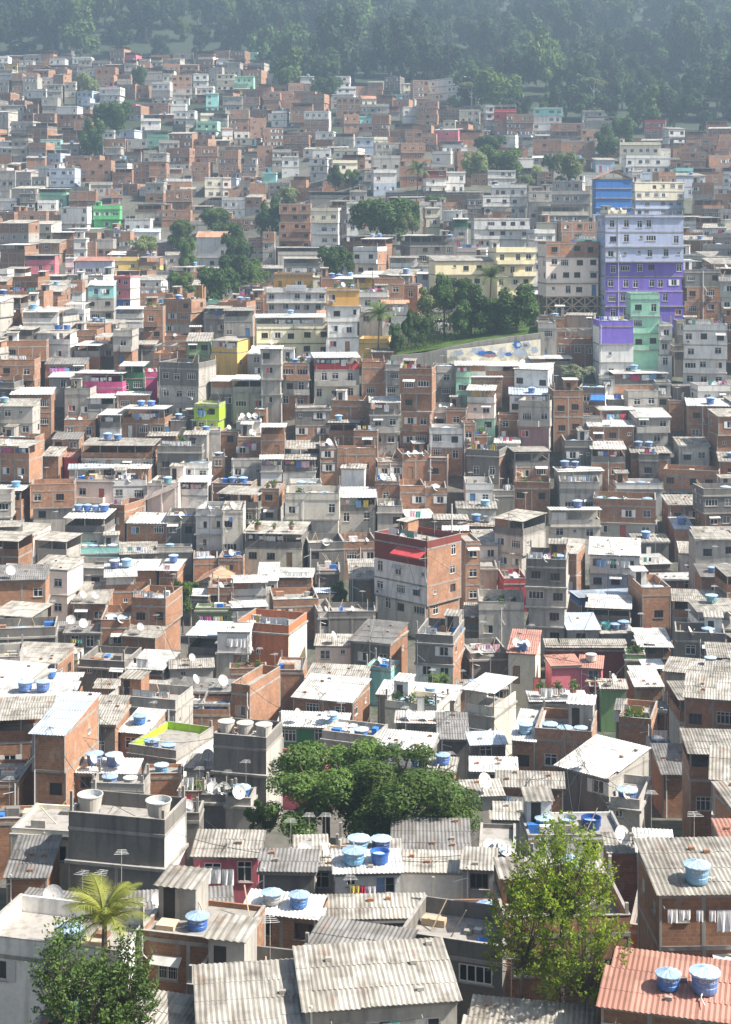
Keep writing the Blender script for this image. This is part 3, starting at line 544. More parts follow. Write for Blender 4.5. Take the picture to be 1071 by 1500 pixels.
# ---------------------------------------------------------------- the houses seen in the photograph
# one line each: x0 y0 x1 y1 of the visible front (in a sheet's own units), storeys top to bottom, roof, side wall (R/L width, material), extras, @label
TILES = {'A': (90, 100), 'B': (385, 100), 'C': (685, 100), 'D': (90, 400), 'E': (385, 400), 'F': (685, 400), 'G': (90, 700), 'H': (385, 700), 'I': (685, 700), 'J': (90, 1000), 'K': (385, 1000), 'L': (685, 1000)}
SPEC = {
'P': '''887 312 1003 470 iiivvvv f L4i N2 @tall apartment block, pale blue upper floors over purple ones #the purple apartment block
930 266 1006 318 cci f L8c - @cream block rising behind the purple apartment block #the cream upper block
800 352 878 434 bhh f L6h W,F30 @peach block with bare brick top storey on crossed timber scaffolding #the peach scaffolded block
638 374 730 422 YY sg L8Y N1 @long pale yellow apartment building above the park trees #the yellow apartment building
727 361 785 422 YYY p L8Y B,T1 @pale yellow building with walled roof terrace beside the peach block #the yellow terrace building
873 249 927 318 u v L4u N,X @windowless bright blue wall under an open brown gable #the blue gabled building
565 279 705 290 k cg - - @very long low flat roofed shelter on posts #the long flat roof
628 112 681 144 ww f R30w F12 @white tower house on white scaffold legs by the forest #the white tower house
376 458 482 524 cYYY cw L6Y T1 @big pale yellow house with covered roof terrace #the big yellow house
482 470 517 516 oo f - - @orange ochre annex beside the big yellow house #the ochre annex''',
'A': '''195 98 307 185 ww p R12w L @white cube house high on the slope #the white cube house
105 155 150 215 z f - -
470 70 567 165 wg p - -
577 35 680 155 bbg f - -
810 30 905 105 ccc f - -
905 40 1005 105 ee f - B @mint green house at the top of the slope #the upper mint house
700 92 795 125 w p - -
690 28 765 85 w f - -
415 262 515 320 w p - -
588 220 697 288 w f - B
570 185 650 235 w p - -
703 275 815 345 ew p - B @white house with mint green parapet #the mint parapet house
840 305 895 375 wc sr - -
905 285 980 360 bw f - -
880 215 980 290 b f - -
945 150 1035 210 bg f - -
845 145 945 215 g f - -
985 260 1071 350 bb f - -
230 410 310 470 g f - -
545 415 670 525 bbw f R16b -
460 440 550 595 gbbw f - -
690 405 815 490 bb f - -
820 425 925 570 bbb f R8b -
680 490 770 580 bb p - -
750 570 845 665 cc f - -
845 570 887 665 h f - -
555 553 680 630 wb k - -
545 635 680 735 bbb f - -
440 595 535 690 gb f - -
370 490 465 590 bb f R10b -
165 718 305 828 EE p L5E B @bright green house among bare brick ones #the bright green house
385 710 525 800 bg cg - -
525 740 675 820 bbg f - -
680 715 780 795 gc cg - -
330 785 465 840 w f - -
370 838 510 910 w sb - -
705 852 870 1030 www g R14w - @white house with pink clay tile roof beside dark trees #the clay tile house
850 785 1030 850 b f - -
15 70 75 175 cc f - -
150 180 235 235 w f - -
65 885 130 985 w f - -
130 905 180 975 b f - -
20 985 65 1071 w f - -
70 985 265 1071 zg sr - -
255 985 400 1050 y p - T1
410 980 515 1050 by cg - T2
545 960 640 1020 w sg - -
180 890 270 970 gb f - -
270 850 360 930 bg f - -
40 640 180 720 b f - -
15 455 200 500 b f - -
100 480 260 590 bb p - -
265 520 370 600 bb cg - -
255 630 320 700 b f - -
560 100 700 130 g p - -
415 180 560 240 b f - -
760 590 850 640 g p - -''',
'B': '''785 60 868 175 bbb f - -
805 168 915 290 bbb f R12b -
735 200 805 280 ww f - -
570 240 660 355 bbb f R12b -
425 240 505 355 bbb f - N4 @tall narrow plain brick house high on the slope #the narrow brick house
385 150 510 240 bb f - -
215 222 345 330 wb f R10w -
150 178 260 300 bb cg - -
520 140 595 185 c g - -
275 330 370 395 wb f - -
370 335 475 410 g cw - -
260 420 355 465 w f - -
100 460 190 555 www f L5w - @white three storey house alone among brick ones #the white three storey house
365 480 495 570 ccc p - P @cream house with plants on its roof #the cream planted house
0 545 70 595 a f - - @small aqua house at mid slope #the small aqua house
580 530 700 640 wz p - T4
530 540 580 620 g f - -
590 388 725 460 g f - -
575 455 720 520 gc p - -
945 540 1060 640 ww f - -
855 528 960 640 nw f - -
845 505 1000 535 g cw - -
250 728 395 915 cwww p R15w B @tall white house with cream top and balconies #the tall balcony house
85 705 250 935 bbb f - B
250 640 460 685 gk cg - -
455 640 545 690 g f - -
440 700 500 850 ww f - -
850 725 925 865 cc f L8o -
945 740 1040 880 wbw f - -
770 870 1000 1010 kk cg - -
472 930 600 1071 wwz p R50b B,T1 @white and brick house with roof terrace below the dark trees #the white terrace house
670 978 815 1071 ww cg - -
815 1025 905 1071 w f - -
115 983 320 1071 gw cg - -
80 930 320 985 g cg - -
1000 780 1071 880 Gw cw - -
0 850 60 1040 bg f - -
0 310 105 400 bb f - -
105 345 240 420 bb f - -
0 125 90 210 bb f - -
725 390 850 470 bb f - -
965 740 1071 790 g p - T3
940 375 1071 430 w cw - -''',
'C': '''95 195 140 325 www f - -
140 190 255 345 rrb k R8r - @red topped house beside a white one under the forest #the red house
205 238 345 345 bbb f - -
345 205 497 350 aww f - - @white house with mint top band against the forest #the mint topped white house
440 285 605 350 bb f - -
345 370 490 465 bb f - -
490 380 665 465 bb f - -
620 250 780 330 g cw R20g -
595 318 700 372 bb f - -
930 268 1035 375 rb p R20b - @brick house with crimson top storey by the forest #the crimson topped house
800 385 1010 490 cc p - - @long cream house with small dark windows #the long cream house
980 420 1062 475 ww f - -
830 455 1062 540 wg p - -
670 465 770 530 z sg - -
700 150 770 190 b f - -
320 640 440 780 gg f - - @flat roofed grey house just below the bamboo clump #the grey bamboo house
440 640 640 745 gg p - T3
80 665 220 760 ww f L5w -
220 665 310 760 w f - -
35 782 325 930 www f L6w B @wide white three storey terrace #the wide white terrace
490 800 725 885 bb f - -
350 840 460 965 ww p - T5
735 740 835 840 cw p - D2
125 608 310 660 w p - T4
240 468 345 525 w f - -
275 515 350 560 k cg - -
365 540 450 605 bw f - -
615 560 690 700 wc f - -
860 535 910 740 ww f - -
0 640 80 760 kk cg - -
350 890 410 1060 www f - -
30 740 130 790 b cg - -
130 700 230 790 gb cg - -
390 720 640 800 gk cg - -
720 715 870 760 k p - T3
230 600 320 640 b f - -''',
'D': '''15 30 108 140 bw f - -
15 145 118 255 ww cw R10w -
140 36 272 245 agg sw - - @house with turquoise top storey over grey ones #the turquoise topped house
272 8 360 178 ppu f R30w - @pink house with blue band below #the pink and blue house
285 170 425 255 ww cw - -
380 68 545 150 b k - -
430 168 530 348 bbb f - -
525 128 680 310 bbgw f R60b - @four storey brick house, flat roofed, by the park trees #the four storey brick house
685 35 728 130 oo sg - -
270 245 430 330 wg cg - -
270 285 370 470 gbg p - -
45 285 185 400 bg p - T4
65 352 200 460 gb cw - -
350 350 490 420 k cg - -
480 365 655 470 bb k - N
655 308 778 475 jjV sg - - @soft green house with lilac ground floor #the soft green house
780 328 920 500 yyw cg R70y - @yellow house with covered corner terrace #the yellow corner house
305 458 430 620 GG cw - - @dark green house under a pale canopy #the dark green house
65 505 320 630 mm cw R16m - @hot pink roof terrace under a white canopy #the hot pink terrace
498 448 718 760 kggg p R70g T3 @tall grey plastered block with blackened parapet #the tall grey block
430 498 500 612 mbb p - -
15 585 150 745 gg p R16g T1
140 628 275 745 kg cw - -
288 620 460 712 b sw - -
315 688 540 850 bbb cw - L,T2
692 668 825 830 ll f R30l - @lime green house beside the tall grey plastered block #the lime green house
690 805 830 905 g f - -
780 532 900 690 gk cw - -
895 528 1071 710 gg cw - -
15 748 175 850 b p - T5
200 708 310 850 kw cw - L
105 860 480 1035 bgg cg R10b T2
500 895 735 1040 kk p - L
620 985 770 1071 w p - T2
915 745 1040 830 w f - D3
920 835 1071 960 bb f - -
1020 705 1071 790 b p - T1
972 380 1071 535 gg sw - -
640 825 760 905 g sg - -
830 805 915 900 bg f - D1
890 968 1071 1071 gg p - T1
790 940 855 1020 b f - T1
40 1035 265 1071 g sb - -
265 998 455 1071 b sw R20b -
455 828 600 905 bb cg - -
15 950 85 1010 r sr - -
180 310 275 440 gk cg - -
600 885 665 940 w f - -
850 175 1000 330 gg cg - -''',
'E': '''55 -5 265 72 oo f R15c - @ochre house with cream flank behind the park #the ochre house
20 75 330 195 ww p - T2,Q @long whitewashed building with a rooftop sign #the long white building
333 72 505 405 owww f L8w - @white building with ochre parapet band #the ochre banded building
505 88 655 265 ww p - L,P
500 330 650 402 yy p - -
60 138 215 205 b g - -
285 195 360 275 o g - -
625 140 760 265 ww g - -
-12 378 95 700 ggg sw - -
95 450 245 695 bgb f - B,T1
270 408 505 655 rgc cw - - @house with a red walled roof terrace #the red terrace house
518 445 640 640 bbg p - -
640 458 720 645 ggg p - L
715 478 885 905 bbbbb p R30b T4,L @tallest brick tower, five storeys of windows #the tall brick tower
358 645 560 800 bb p - T3
562 638 715 905 kggg cw - L
173 683 355 860 kbb f - -
345 765 500 885 bb cg - T1
390 902 590 1045 bb p - -
600 958 735 1071 bb f - -
730 918 870 1071 bk p - D3,T2
885 678 1030 800 ww p - T1
872 790 1045 970 wbwg p - -
870 950 965 1071 bu f - -
110 873 300 1000 b cg - -
300 878 390 1045 bb f - -
105 943 275 1071 kw cg - L
-10 782 115 955 bb cw - -
-10 948 100 1071 gw cw - -
912 470 1010 645 gk p - T2
1010 455 1090 625 e cw - -
475 815 600 910 b p - T2,L
410 1025 530 1071 w sg - -
960 700 1071 800 b f - -
1045 770 1100 980 bb f - -''',
'F': '''855 92 1005 475 eeee p R12e B @four storey mint green house #the tall mint house
690 232 868 545 vwwww p L6w T3 @white house with purple top storey #the purple topped white house
370 245 465 425 gg p R14g T2 @narrow grey tower house beside the mural wall #the grey tower house
465 285 690 430 bbb k - T2
250 455 420 600 ww sw R70w - @whitewashed house with sheet roof just below the mural wall #the whitewashed house
330 425 545 500 kk cw - -
222 592 440 730 ww sb R20w T1
95 458 270 565 b cw - -
-5 455 95 570 we cw - -
0 580 140 825 whe cw R25h B @peach house with white terrace and pale green base #the peach terrace house
0 535 180 585 b cw - -
450 590 605 840 bbb p - P3 @three storey brick house with pot plants on its roof #the planter roof house
588 580 720 745 kgg p R40w Au,T3 @grey house with blue awning #the blue awning house
600 730 705 840 gg f - -
765 505 1050 612 kb cw - L,T1
985 558 1062 700 g f - -
270 648 430 885 gqq p R55g L @grey and mauve house with washing on its roof #the mauve house
735 638 880 705 g cw - L
693 698 880 785 b sw - -
635 768 870 885 bgg sw R8g -
880 702 1062 890 gg sw - -
650 875 825 1071 kbb cw R20b - @brick house with deep shaded roof terrace #the shaded terrace house
510 848 655 990 kbb p - T1
245 905 430 1071 kbb cg - -
0 905 165 1071 kbw p R75b L
145 858 270 935 w cw - -
860 905 1062 1000 kb cg - T2
900 935 1000 1071 kk p - -
475 1025 710 1071 g cw - T2
1005 250 1070 490 ww f - -
0 830 105 905 b f - L
160 730 270 810 b p - -
690 530 770 600 w f - -
840 610 1000 700 gk p - T1''',
'G': '''15 158 225 385 ksw cw R20w T5 @grey house with wide white roof over its terrace #the wide white canopy house
240 112 330 265 bb p R80b L
445 -10 610 160 hh f - S @peach house with outside staircase #the peach staircase house
612 -15 765 130 ww cw - L
70 -10 275 115 hg f - B
270 -10 440 115 wg p - L
340 182 550 305 b sw - -
550 160 700 300 kb p - T2,D1
700 125 845 380 ww p - - @tall whitewashed concrete house with a walled roof terrace #the tall pale concrete house
838 120 950 395 s f - -
820 385 950 490 bb f - -
300 338 495 455 kk cg - -
495 348 680 425 gb p - T1
690 383 815 500 bb p - T2
70 342 300 450 ag p - T6 @low pale aqua house with a row of water tanks #the low aqua house
15 420 240 570 gg p R20g -
55 538 230 765 bb sg - -
230 448 385 690 bb cw - T2
510 425 605 550 bb cw - L,T2
705 470 840 600 c v - - @cream gable ended house with brown tile roof #the cream gabled house
765 528 900 668 bb p - T1
700 660 895 755 j f - -
668 580 770 670 k cw - -
360 568 545 880 bbb p R55b L,T2 @brick house with washing on its roof beside the small round tree #the washing terrace house
205 668 355 895 bgg p - T2,D2
895 508 1071 655 ww cw - B @white house with stacked white canopies #the white canopies house
895 645 1071 755 ww cw - -
15 768 205 895 kk sk - D1
310 798 490 905 bb sg R70b -
660 753 830 985 kgb cb - -
815 760 985 1010 wgb sw - -
85 893 330 1071 kbb p R50k - @brick house with peeling blackened parapet #the peeling parapet house
345 908 530 1071 kbb cw R55w L @brick house with white sheet canopy over washing #the canopy washing house
570 978 790 1071 g sg - -
15 893 85 1010 c p - D2
880 990 1071 1071 bb p - P''',
'H': '''115 40 400 305 ssw p - T3 @wide grey house patched with brick and whitewash #the wide patched house
400 45 590 240 kg cw - L
-95 228 205 455 kcw cg - P @cream and grey house with pot plants on its broad canopy #the plant canopy house
240 296 425 450 kk p - T1
425 292 595 445 bb p - -
588 -10 715 135 bb f - -
600 108 730 260 gb p - L
718 8 850 150 bb p - T1
-10 18 85 230 bgb f - -
585 288 860 750 nwws p R190b Ar,L,D1 @big cream block with maroon top storey and crimson awning #the crimson awning block
458 418 590 640 kkk sg - -
70 472 255 590 bb cw - -
-25 438 75 620 gw sw - -
55 580 290 745 bb p - T3
250 575 380 660 c cb - -
458 745 665 1000 kgk sk R100b - @dark walled house under a dark ribbed sheet roof #the dark roofed house
535 960 670 1080 aa f R95a - @pale aqua house below a dark sheet roof #the pale aqua house
275 818 460 965 hh sg - D1
800 742 995 1071 kwsg p R80b - @weathered white and brick house with black ledges #the black ledge house
-150 705 135 985 ttg p R85c T3 @terracotta house with blank cream flank #the terracotta house
345 655 590 780 kb p - T1
900 188 1071 280 bk cg - -
945 245 1071 320 b cw - -
980 308 1085 570 bb f - -
850 20 960 140 bg p - T1
760 165 900 260 b cw - L
290 640 350 790 gk p - -''',
'I': '''150 178 290 485 kss cg R140g - @grey house with wide sheet over its open top storey #the open topped house
435 150 695 320 ss cw - T1
485 -10 690 175 gg p - L
665 78 985 315 bgb p R40b T5,P
310 362 515 870 kgggg p R50g T3,L,D1 @tall grey rendered tower with washing on top #the tall rendered tower
458 312 570 610 bbb sg R75b -
60 585 295 850 sss p R15b P @pale grey house with potted plants on its roof #the potted plant house
645 308 900 590 wz sw R45b D1 @pale blue and white house with peeling walls #the peeling pale blue house
585 590 910 700 uk cb - -
630 618 850 790 kw cw R50k -
525 703 690 880 gg sb - -
915 508 1065 760 bb p - T3
900 788 1065 980 bb cw - -
15 848 215 1010 ks p - L
215 788 355 1071 ccc sr R60c T1 @cream house with dull red roof #the cream red roofed house
440 928 590 1075 p sr - - @pink house with ribbed reddish roof #the ribbed roof pink house
588 930 700 1075 p sr R58p T1 @pink house with blue tank, deeper pink flank #the deeper pink house
415 868 830 935 n cg - -
-10 288 55 650 bb f - -
55 268 160 430 ww sg - -
700 772 870 880 g sg - T3
-10 -5 130 140 ww p - -
130 38 245 135 kb p - L
245 -5 430 135 bw p - -
-10 230 150 290 b cg - T2
900 400 1065 510 k cw - L
190 480 310 600 r p - T1
-10 655 62 830 k cg - -
830 900 930 1000 j p - P
930 965 1030 1071 b sw - -''',
'J': '''-160 20 15 640 bbbb sb R95b - @tall brick house seen along its sunlit flank #the sunlit brick flank
105 58 280 405 kbb sg R25b L @brick house with ribbed grey roof and washing #the ribbed roof brick house
300 135 440 385 bb sw R105b T1
335 240 600 480 gg p R165c Il,T2 @house with lime green walls inside its roof terrace #the lime terrace house
585 50 880 215 b k - N,T4 @unfinished concrete frame on a brick storey #the bare concrete frame
885 -80 985 215 bbb p R140b - @narrow brick tower with a wide sunlit brick flank #the narrow brick tower
788 205 1071 600 kkk p R100g N,O3 @blackened concrete block carrying three round pale tanks #the blackened concrete block
650 408 1040 560 ww sg - D2
65 398 385 600 bb sw - T2
15 600 540 1125 kkk p R75w N,O2,d4.2 @dark concrete house with open round tanks on its roof #the dark concrete house
690 770 1030 1080 pp sg R20p L @pink house under ribbed cement roof beside the dark concrete house #the low pink house
430 465 625 580 b f - T1
620 555 735 680 b p - L
730 560 900 700 kz p - L,D2
600 660 720 800 k p - -
860 600 990 720 g p - T1,D1
150 560 430 640 g p - T2''',
'K': '''155 -30 470 215 bbb sw R90b - @brick house under a wide pale patched sheet roof #the patched white roof house
75 160 430 350 GG sw - T1 @deep green room under a broad white roof #the green room house
640 65 910 225 cc p R120c T3,P,D1 @cream house with planted roof terrace and cream flank #the planted terrace house
310 225 580 400 gg p R125g T1 @grey house with walled roof terrace behind the great dark trees #the grey terrace house
590 262 870 480 kk sw R90k - @sheet roofed house, broad and brilliant white, beside the big tree #the brilliant roof house
700 188 1005 270 bk cw - D3
868 395 1000 570 b sg R70b T2
960 560 1090 720 g sg - -
410 815 710 1120 bb sg - T2 @sheet roofed brick house with two tanks beside the wooden pole #the pole side house
720 900 1071 1130 ww sg - - @house under a broad ribbed cement roof #the broad cement roof house
-20 1005 270 1130 k sk - -
130 985 400 1120 g sg - -
205 828 400 1020 kj p - T1,D1
175 918 280 1040 g sg - -
380 1040 720 1140 w sw - T2''',
'L': '''-10 -30 140 270 sgk cw R140s B @grey house with white canopy and broad sunlit flank #the sunlit grey house
245 132 350 480 bgw sw R90b T1
360 150 650 500 bbk p R80b T3 @brick house with three tanks behind its roof parapet #the rooftop tanks house
495 295 740 640 kgg sw R265g D1 @long grey house with brilliant white ribbed roof #the long white roof house
755 500 900 760 gg p R150g O0,T3,Z @block wall terrace carrying three big round tanks #the three tank terrace
800 105 960 300 bb p R100b P
20 395 255 570 kb sw - -
20 343 200 420 k sb - -
160 488 500 660 bb sg - - @low brick house with grey sheet roof #the low grey roof house
-10 598 185 710 g sg - D1
128 630 420 840 wg sg - -
318 688 820 960 ww f - T3 @white house with flat slab roof and three tanks #the slab roofed house
740 845 940 1020 b sg - -
900 772 1070 1100 wr cw - D1 @open white shed roof on thin posts #the posted shed
60 750 250 1100 k f - T5,D3 @flat roof crowded with blue tanks and dishes #the crowded tank roof
640 0 760 100 n p - -
700 -10 830 110 j sg - D1
330 60 620 150 g cw - P
960 290 1062 420 g p - T3
-10 880 140 1120 g sg - -'''}
# ---------------------------------------------------------------- where each house stands
HOUSES = []
def scale_at(px, py): return F / solve(px, py)
def parse():
    for t, txt in SPEC.items():
        ox, oy, k = (*TILES[t], 3.57) if t in TILES else (0, 0, 1.0)
        for line in txt.split('\n'):
            body, _, lab = line.partition('@'); lab, _, short = lab.partition('#')
            x0, y0, x1, y1, mats, roof, side, ex = body.split()
            x0, x1 = ox + float(x0) / k, ox + float(x1) / k; y0, y1 = oy + float(y0) / k, oy + float(y1) / k + (4 if t != 'P' else 0)
            sw = 0; sm = None; sgn = 0
            if side != '-':
                sgn = 1 if side[0] == 'R' else -1; sw = float(re.findall(r'\d+', side)[0]) / k; sm = side[-1] if side[-1].isalpha() and side[-1] not in 'RL' else None
            HOUSES.append(dict(x0=x0, x1=x1, y0=y0, y1=y1, mats=mats, roof=roof, sgn=sgn, sw=sw, side=sm, ex=[] if ex == '-' else ex.split(','), label=lab.strip(), short=short.strip(), spec=True))
def setup(h, rd):
    """size, turn and position in metres from what the photograph shows of the house"""
    pm = (h['x0'] + h['x1']) / 2; st = 0
    for e in h['ex']:
        if e[0] == 'F' and len(e) > 1: st = float(e[1:])
    D = h.get('D') or solve(pm, h['y1'] + st)
    s = F / D; h['D'] = D; h['s'] = s; h['px'] = pm; h['py'] = h['y1']
    d = ([float(e[1:]) for e in h['ex'] if e[0] == 'd'] or [rd.uniform(6, 8)])[0]; te = max(0, (h['y1'] - YH) / F)
    if h['sw']:
        th = math.asin(min(.75, h['sw'] / (s * d))); h['yaw'] = -h['sgn'] * th
        if h['sw'] / (s * d) > .75: d = min(11, h['sw'] / (s * .75))
    else: h['yaw'] = rd.uniform(-.14, .17)
    c = math.cos(h['yaw']); h['W'] = max(2.0, (h['x1'] - h['x0']) / s / c)
    vis = (h['y1'] - h['y0']) / s
    rk = h['roof'][0]
    def front(d):
        if rk == 's': return vis - d * (te + .13) + 0.0
        if rk == 'g': return vis - d * .5 * te
        return vis - d * te * .85 * c
    while front(d) < 2.3 and d > 2.6: d -= .2
    h['d'] = d; h['front'] = front; H = max(1.9, front(d))
    h['H'] = H
    if 'N' in h['ex'] and 'v' == rk: h['H'] = H
    sg = 1 if h['yaw'] <= 0 else -1
    cp = at(h['x1'] if sg > 0 else h['x0'], h['y1'], D)
    off = Vector((math.cos(h['yaw']), math.sin(h['yaw']), 0)) * (h['W'] / 2) * sg
    root = cp - off; h['root'] = root
    h['found'] = 8.5
    if st: h['stilts'] = st / s; h['stpx'] = st
    return h
def footprint(h):
    c, s_ = math.cos(h['yaw']), math.sin(h['yaw']); W, d = h['W'] / 2, h['d']
    P = [(x * c - y * s_ + h['root'].x, x * s_ + y * c + h['root'].y) for x, y in ((-W, 0), (W, 0), (W, d), (-W, d))]
    return min(p[0] for p in P), max(p[0] for p in P), min(p[1] for p in P), max(p[1] for p in P)
parse()
xr = random.Random(404)
for i, h in enumerate(HOUSES):
    if (h['y0'] + h['y1']) / 2 > 420 and 'N' not in h['ex']:
        ks = ''.join(h['ex'])
        if 'L' not in ks and xr.random() < .22: h['ex'].append('L')
        if 'D' not in ks and h['roof'][0] in 'fps' and xr.random() < .25: h['ex'].append('D%d' % xr.choice([1, 1, 2]))
        if 'P' not in ks and h['roof'][0] in 'fp' and xr.random() < .12: h['ex'].append('P2')
        if 'T' not in ks and h['roof'][0] in 'fp' and xr.random() < .12: h['ex'].append('T1')
    h['seed'] = 1000 + i; setup(h, random.Random(h['seed']))
# houses that would stand in one another: the farther one steps back, the nearer one gets shallower
HOUSES.sort(key=lambda h: -h['D'])
for i, h in enumerate(HOUSES):
    for g in HOUSES[:i]:
        ox = min(h['x1'], g['x1']) - max(h['x0'], g['x0'])
        if ox < 4 or g['D'] - h['D'] > 14: continue
        if h['D'] > g['D'] - 2.6:
            h['D'] = g['D'] - 2.6; setup(h, random.Random(h['seed']))
HOUSES.sort(key=lambda h: h['D'])
for i, h in enumerate(HOUSES):
    if h['short'].startswith('the cream upper'): h['D'] = h['D'] + 6; setup(h, random.Random(h['seed']))
    for g in HOUSES[i + 1:]:
        if g['D'] - h['D'] > 12: break
        ox = min(h['x1'], g['x1']) - max(h['x0'], g['x0'])
        if ox > 6: h['d'] = max(2.4, min(h['d'], g['D'] - h['D'] - .15)) if not h['sw'] else max(3.5, min(h['d'], g['D'] - h['D'] + 1.5))
    h['H'] = max(1.9, h['front'](h['d']))
# ---- trees: kind, px, py of the foot, width px, height px, label (used here to keep houses out of the crowns)
TREES = [
 ('broad', 478, 1238, 205, 150, 'great dark tree spreading beside the blackened concrete block', 'd'),
 ('broad', 592, 1250, 215, 148, 'great dark tree spreading beside the brilliant sheet roofed house', 'd'),
 ('small', 386, 1225, 48, 52, 'low light green tree at the foot of the great dark trees', 'm'),
 ('small', 268, 915, 38, 58, 'small round green tree growing between the brick houses with washing', 'm'),
 ('small', 282, 872, 26, 20, 'tuft of green shrub above the small round tree', 'm'),
 ('small', 496, 890, 26, 36, 'climbing dark shrub beside the big cream block', 'd'),
 ('small', 644, 1014, 40, 26, 'low broad leaved shrub below the black ledge house', 'm'),
 ('small', 843, 562, 50, 30, 'pale flowering bush on a roof edge by the blue awning house', 'f'),
 ('round', 580, 512, 30, 40, 'lowest small round tree beside the coconut palm', 'd'), ('round', 600, 502, 29, 50, 'upright round tree beside the coconut palm', 'd'),
 ('round', 622, 500, 33, 42, 'clipped round tree on the park lawn beside the parked car', 'd'),
 ('round', 626, 470, 48, 56, 'yellowish thin crowned tree in the hillside park', 'p'), ('round', 651, 470, 42, 72, 'tall dark tree at the centre of the hillside park', 'd'),
 ('round', 676, 488, 44, 52, 'low tree over the park lawn above the retaining wall', 'd'), ('round', 690, 480, 60, 66, 'bushy dark park tree below the yellow apartment building', 'd'),
 ('round', 722, 486, 62, 52, 'wide dark park tree under the tall palm', 'd'), ('round', 757, 490, 74, 76, 'big dense park tree beside the peach scaffolded block', 'd'),
 ('round', 672, 430, 34, 26, 'small park tree tucked below the yellow apartment building', 'd'),
 ('round', 345, 432, 58, 60, 'large dark tree at the heart of the hillside grove', 'd'), ('round', 374, 424, 46, 46, 'mid green tree beside the large dark one of the hillside grove', 'm'),
 ('round', 322, 452, 58, 62, 'lowest big tree of the hillside grove', 'd'), ('round', 264, 436, 42, 34, 'light green tree apart from the hillside grove', 'm'),
 ('round', 348, 392, 48, 60, 'deep shaded tree beside the clay tile house', 'd'), ('round', 397, 366, 40, 72, 'tall dark tree left of the tall balcony house', 'd'),
 ('round', 316, 342, 56, 34, 'bright topped tree above the clay tile house', 'm'), ('round', 265, 362, 42, 36, 'olive tree beside the clay tile house', 'm'),
 ('round', 208, 374, 38, 30, 'small pale tree among the grey roofs', 'p'), ('round', 272, 400, 32, 48, 'ragged tall shrub in front of the clay tile house', 'm'),
 ('round', 424, 298, 42, 24, 'flat spreading tree above the tall balcony house', 'p'), ('round', 492, 278, 30, 34, 'dark round tree beside the cream planted house', 'd'),
 ('round', 517, 270, 26, 20, 'little bush next to the cream planted house', 'm'), ('round', 558, 360, 82, 70, 'massive dark tree below the long flat roof', 'd'),
 ('round', 588, 352, 46, 40, 'silvery leaved tree in front of the massive dark one', 'p'), ('round', 604, 344, 34, 46, 'dark tree to the right of the massive one', 'd'),
 ('round', 492, 418, 46, 58, 'ivy dark shrub on the slope left of the white terrace house', 'd'),
 ('round', 728, 256, 62, 44, 'olive green tree in the grove right of the lone palm', 'm'), ('round', 718, 222, 42, 24, 'upper tree of the grove right of the lone palm', 'd'), ('round', 694, 262, 40, 40, 'bright tree at the edge of the grove right of the lone palm', 'p'),
 ('round', 752, 258, 34, 34, 'thin pale tree at the right end of the grove', 'p'), ('round', 835, 278, 62, 54, 'pale feathery bamboo clump among the white houses', 'p'), ('round', 806, 250, 26, 24, 'small dark tree beside the bamboo clump', 'd'),
 ('round', 890, 228, 40, 42, 'dark tree clump below the long grey canopy', 'd'), ('round', 914, 212, 44, 40, 'forest edge tree left of the long cream house', 'd'),
 ('round', 165, 204, 50, 56, 'great dark tree below the white cube house', 'd'), ('round', 136, 222, 40, 46, 'lower dark tree beside the great one by the white cube house', 'd'), ('round', 130, 142, 44, 36, 'thin grey green tree above the small pale blue house', 'p'),
 ('round', 205, 132, 30, 34, 'dark tree behind the white cube house', 'd'), ('round', 668, 162, 30, 22, 'pale tree under the white scaffold tower', 'p'), ('round', 478, 146, 44, 34, 'forest tree at the top of the brick houses', 'd'),
 ('round', 640, 300, 30, 16, 'low hedge like tree under the lone palm', 'm'), ('round', 788, 262, 26, 20, 'sunlit shrub by the bamboo clump', 'p'),
 ('round', 770, 272, 24, 16, 'pale shrub in front of the white roofs', 'p'),
]
def tree_rect(t): return (t[1] - t[3] / 2, t[1] + t[3] / 2, t[2] - t[4], t[2])
# ---- the rest of the hillside
def poly_in(px, py, P):
    c = False; j = len(P) - 1
    for i in range(len(P)):
        (xi, yi), (xj, yj) = P[i], P[j]
        if (yi > py) != (yj > py) and px < (xj - xi) * (py - yi) / (yj - yi) + xi: c = not c
        j = i
    return c
PARK = [(575, 520), (570, 470), (600, 428), (640, 420), (790, 425), (798, 490), (700, 505)]
FOREST_EDGE = [(-200, 92), (90, 94), (365, 96), (380, 128), (440, 142), (520, 138), (560, 146), (620, 128), (680, 168), (715, 190), (830, 196), (850, 180), (930, 205), (985, 205), (1040, 215), (1400, 225)]
def edge(px):
    for (a, ya), (b, yb) in zip(FOREST_EDGE, FOREST_EDGE[1:]):
        if px <= b: return lerp(ya, yb, (px - a) / (b - a))
    return 225
G = 3; GW, GH = 1300 // G, 1560 // G; paint = [bytearray(GW) for _ in range(GH)]
def cells(x0, x1, y0, y1):
    return max(0, int((x0 + 110) / G)), min(GW, int((x1 + 110) / G) + 1), max(0, int(y0 / G)), min(GH, int(y1 / G) + 1)
def painted(x0, x1, y0, y1):
    a, b, c, d = cells(x0, x1, y0, y1); n = 0
    if b <= a or d <= c: return 1.0
    for r in range(c, d): n += sum(paint[r][a:b])
    return n / ((b - a) * (d - c))
def do_paint(x0, x1, y0, y1):
    a, b, c, d = cells(x0, x1, y0, y1)
    for r in range(c, d): paint[r][a:b] = b'\1' * max(0, b - a)
fills = []
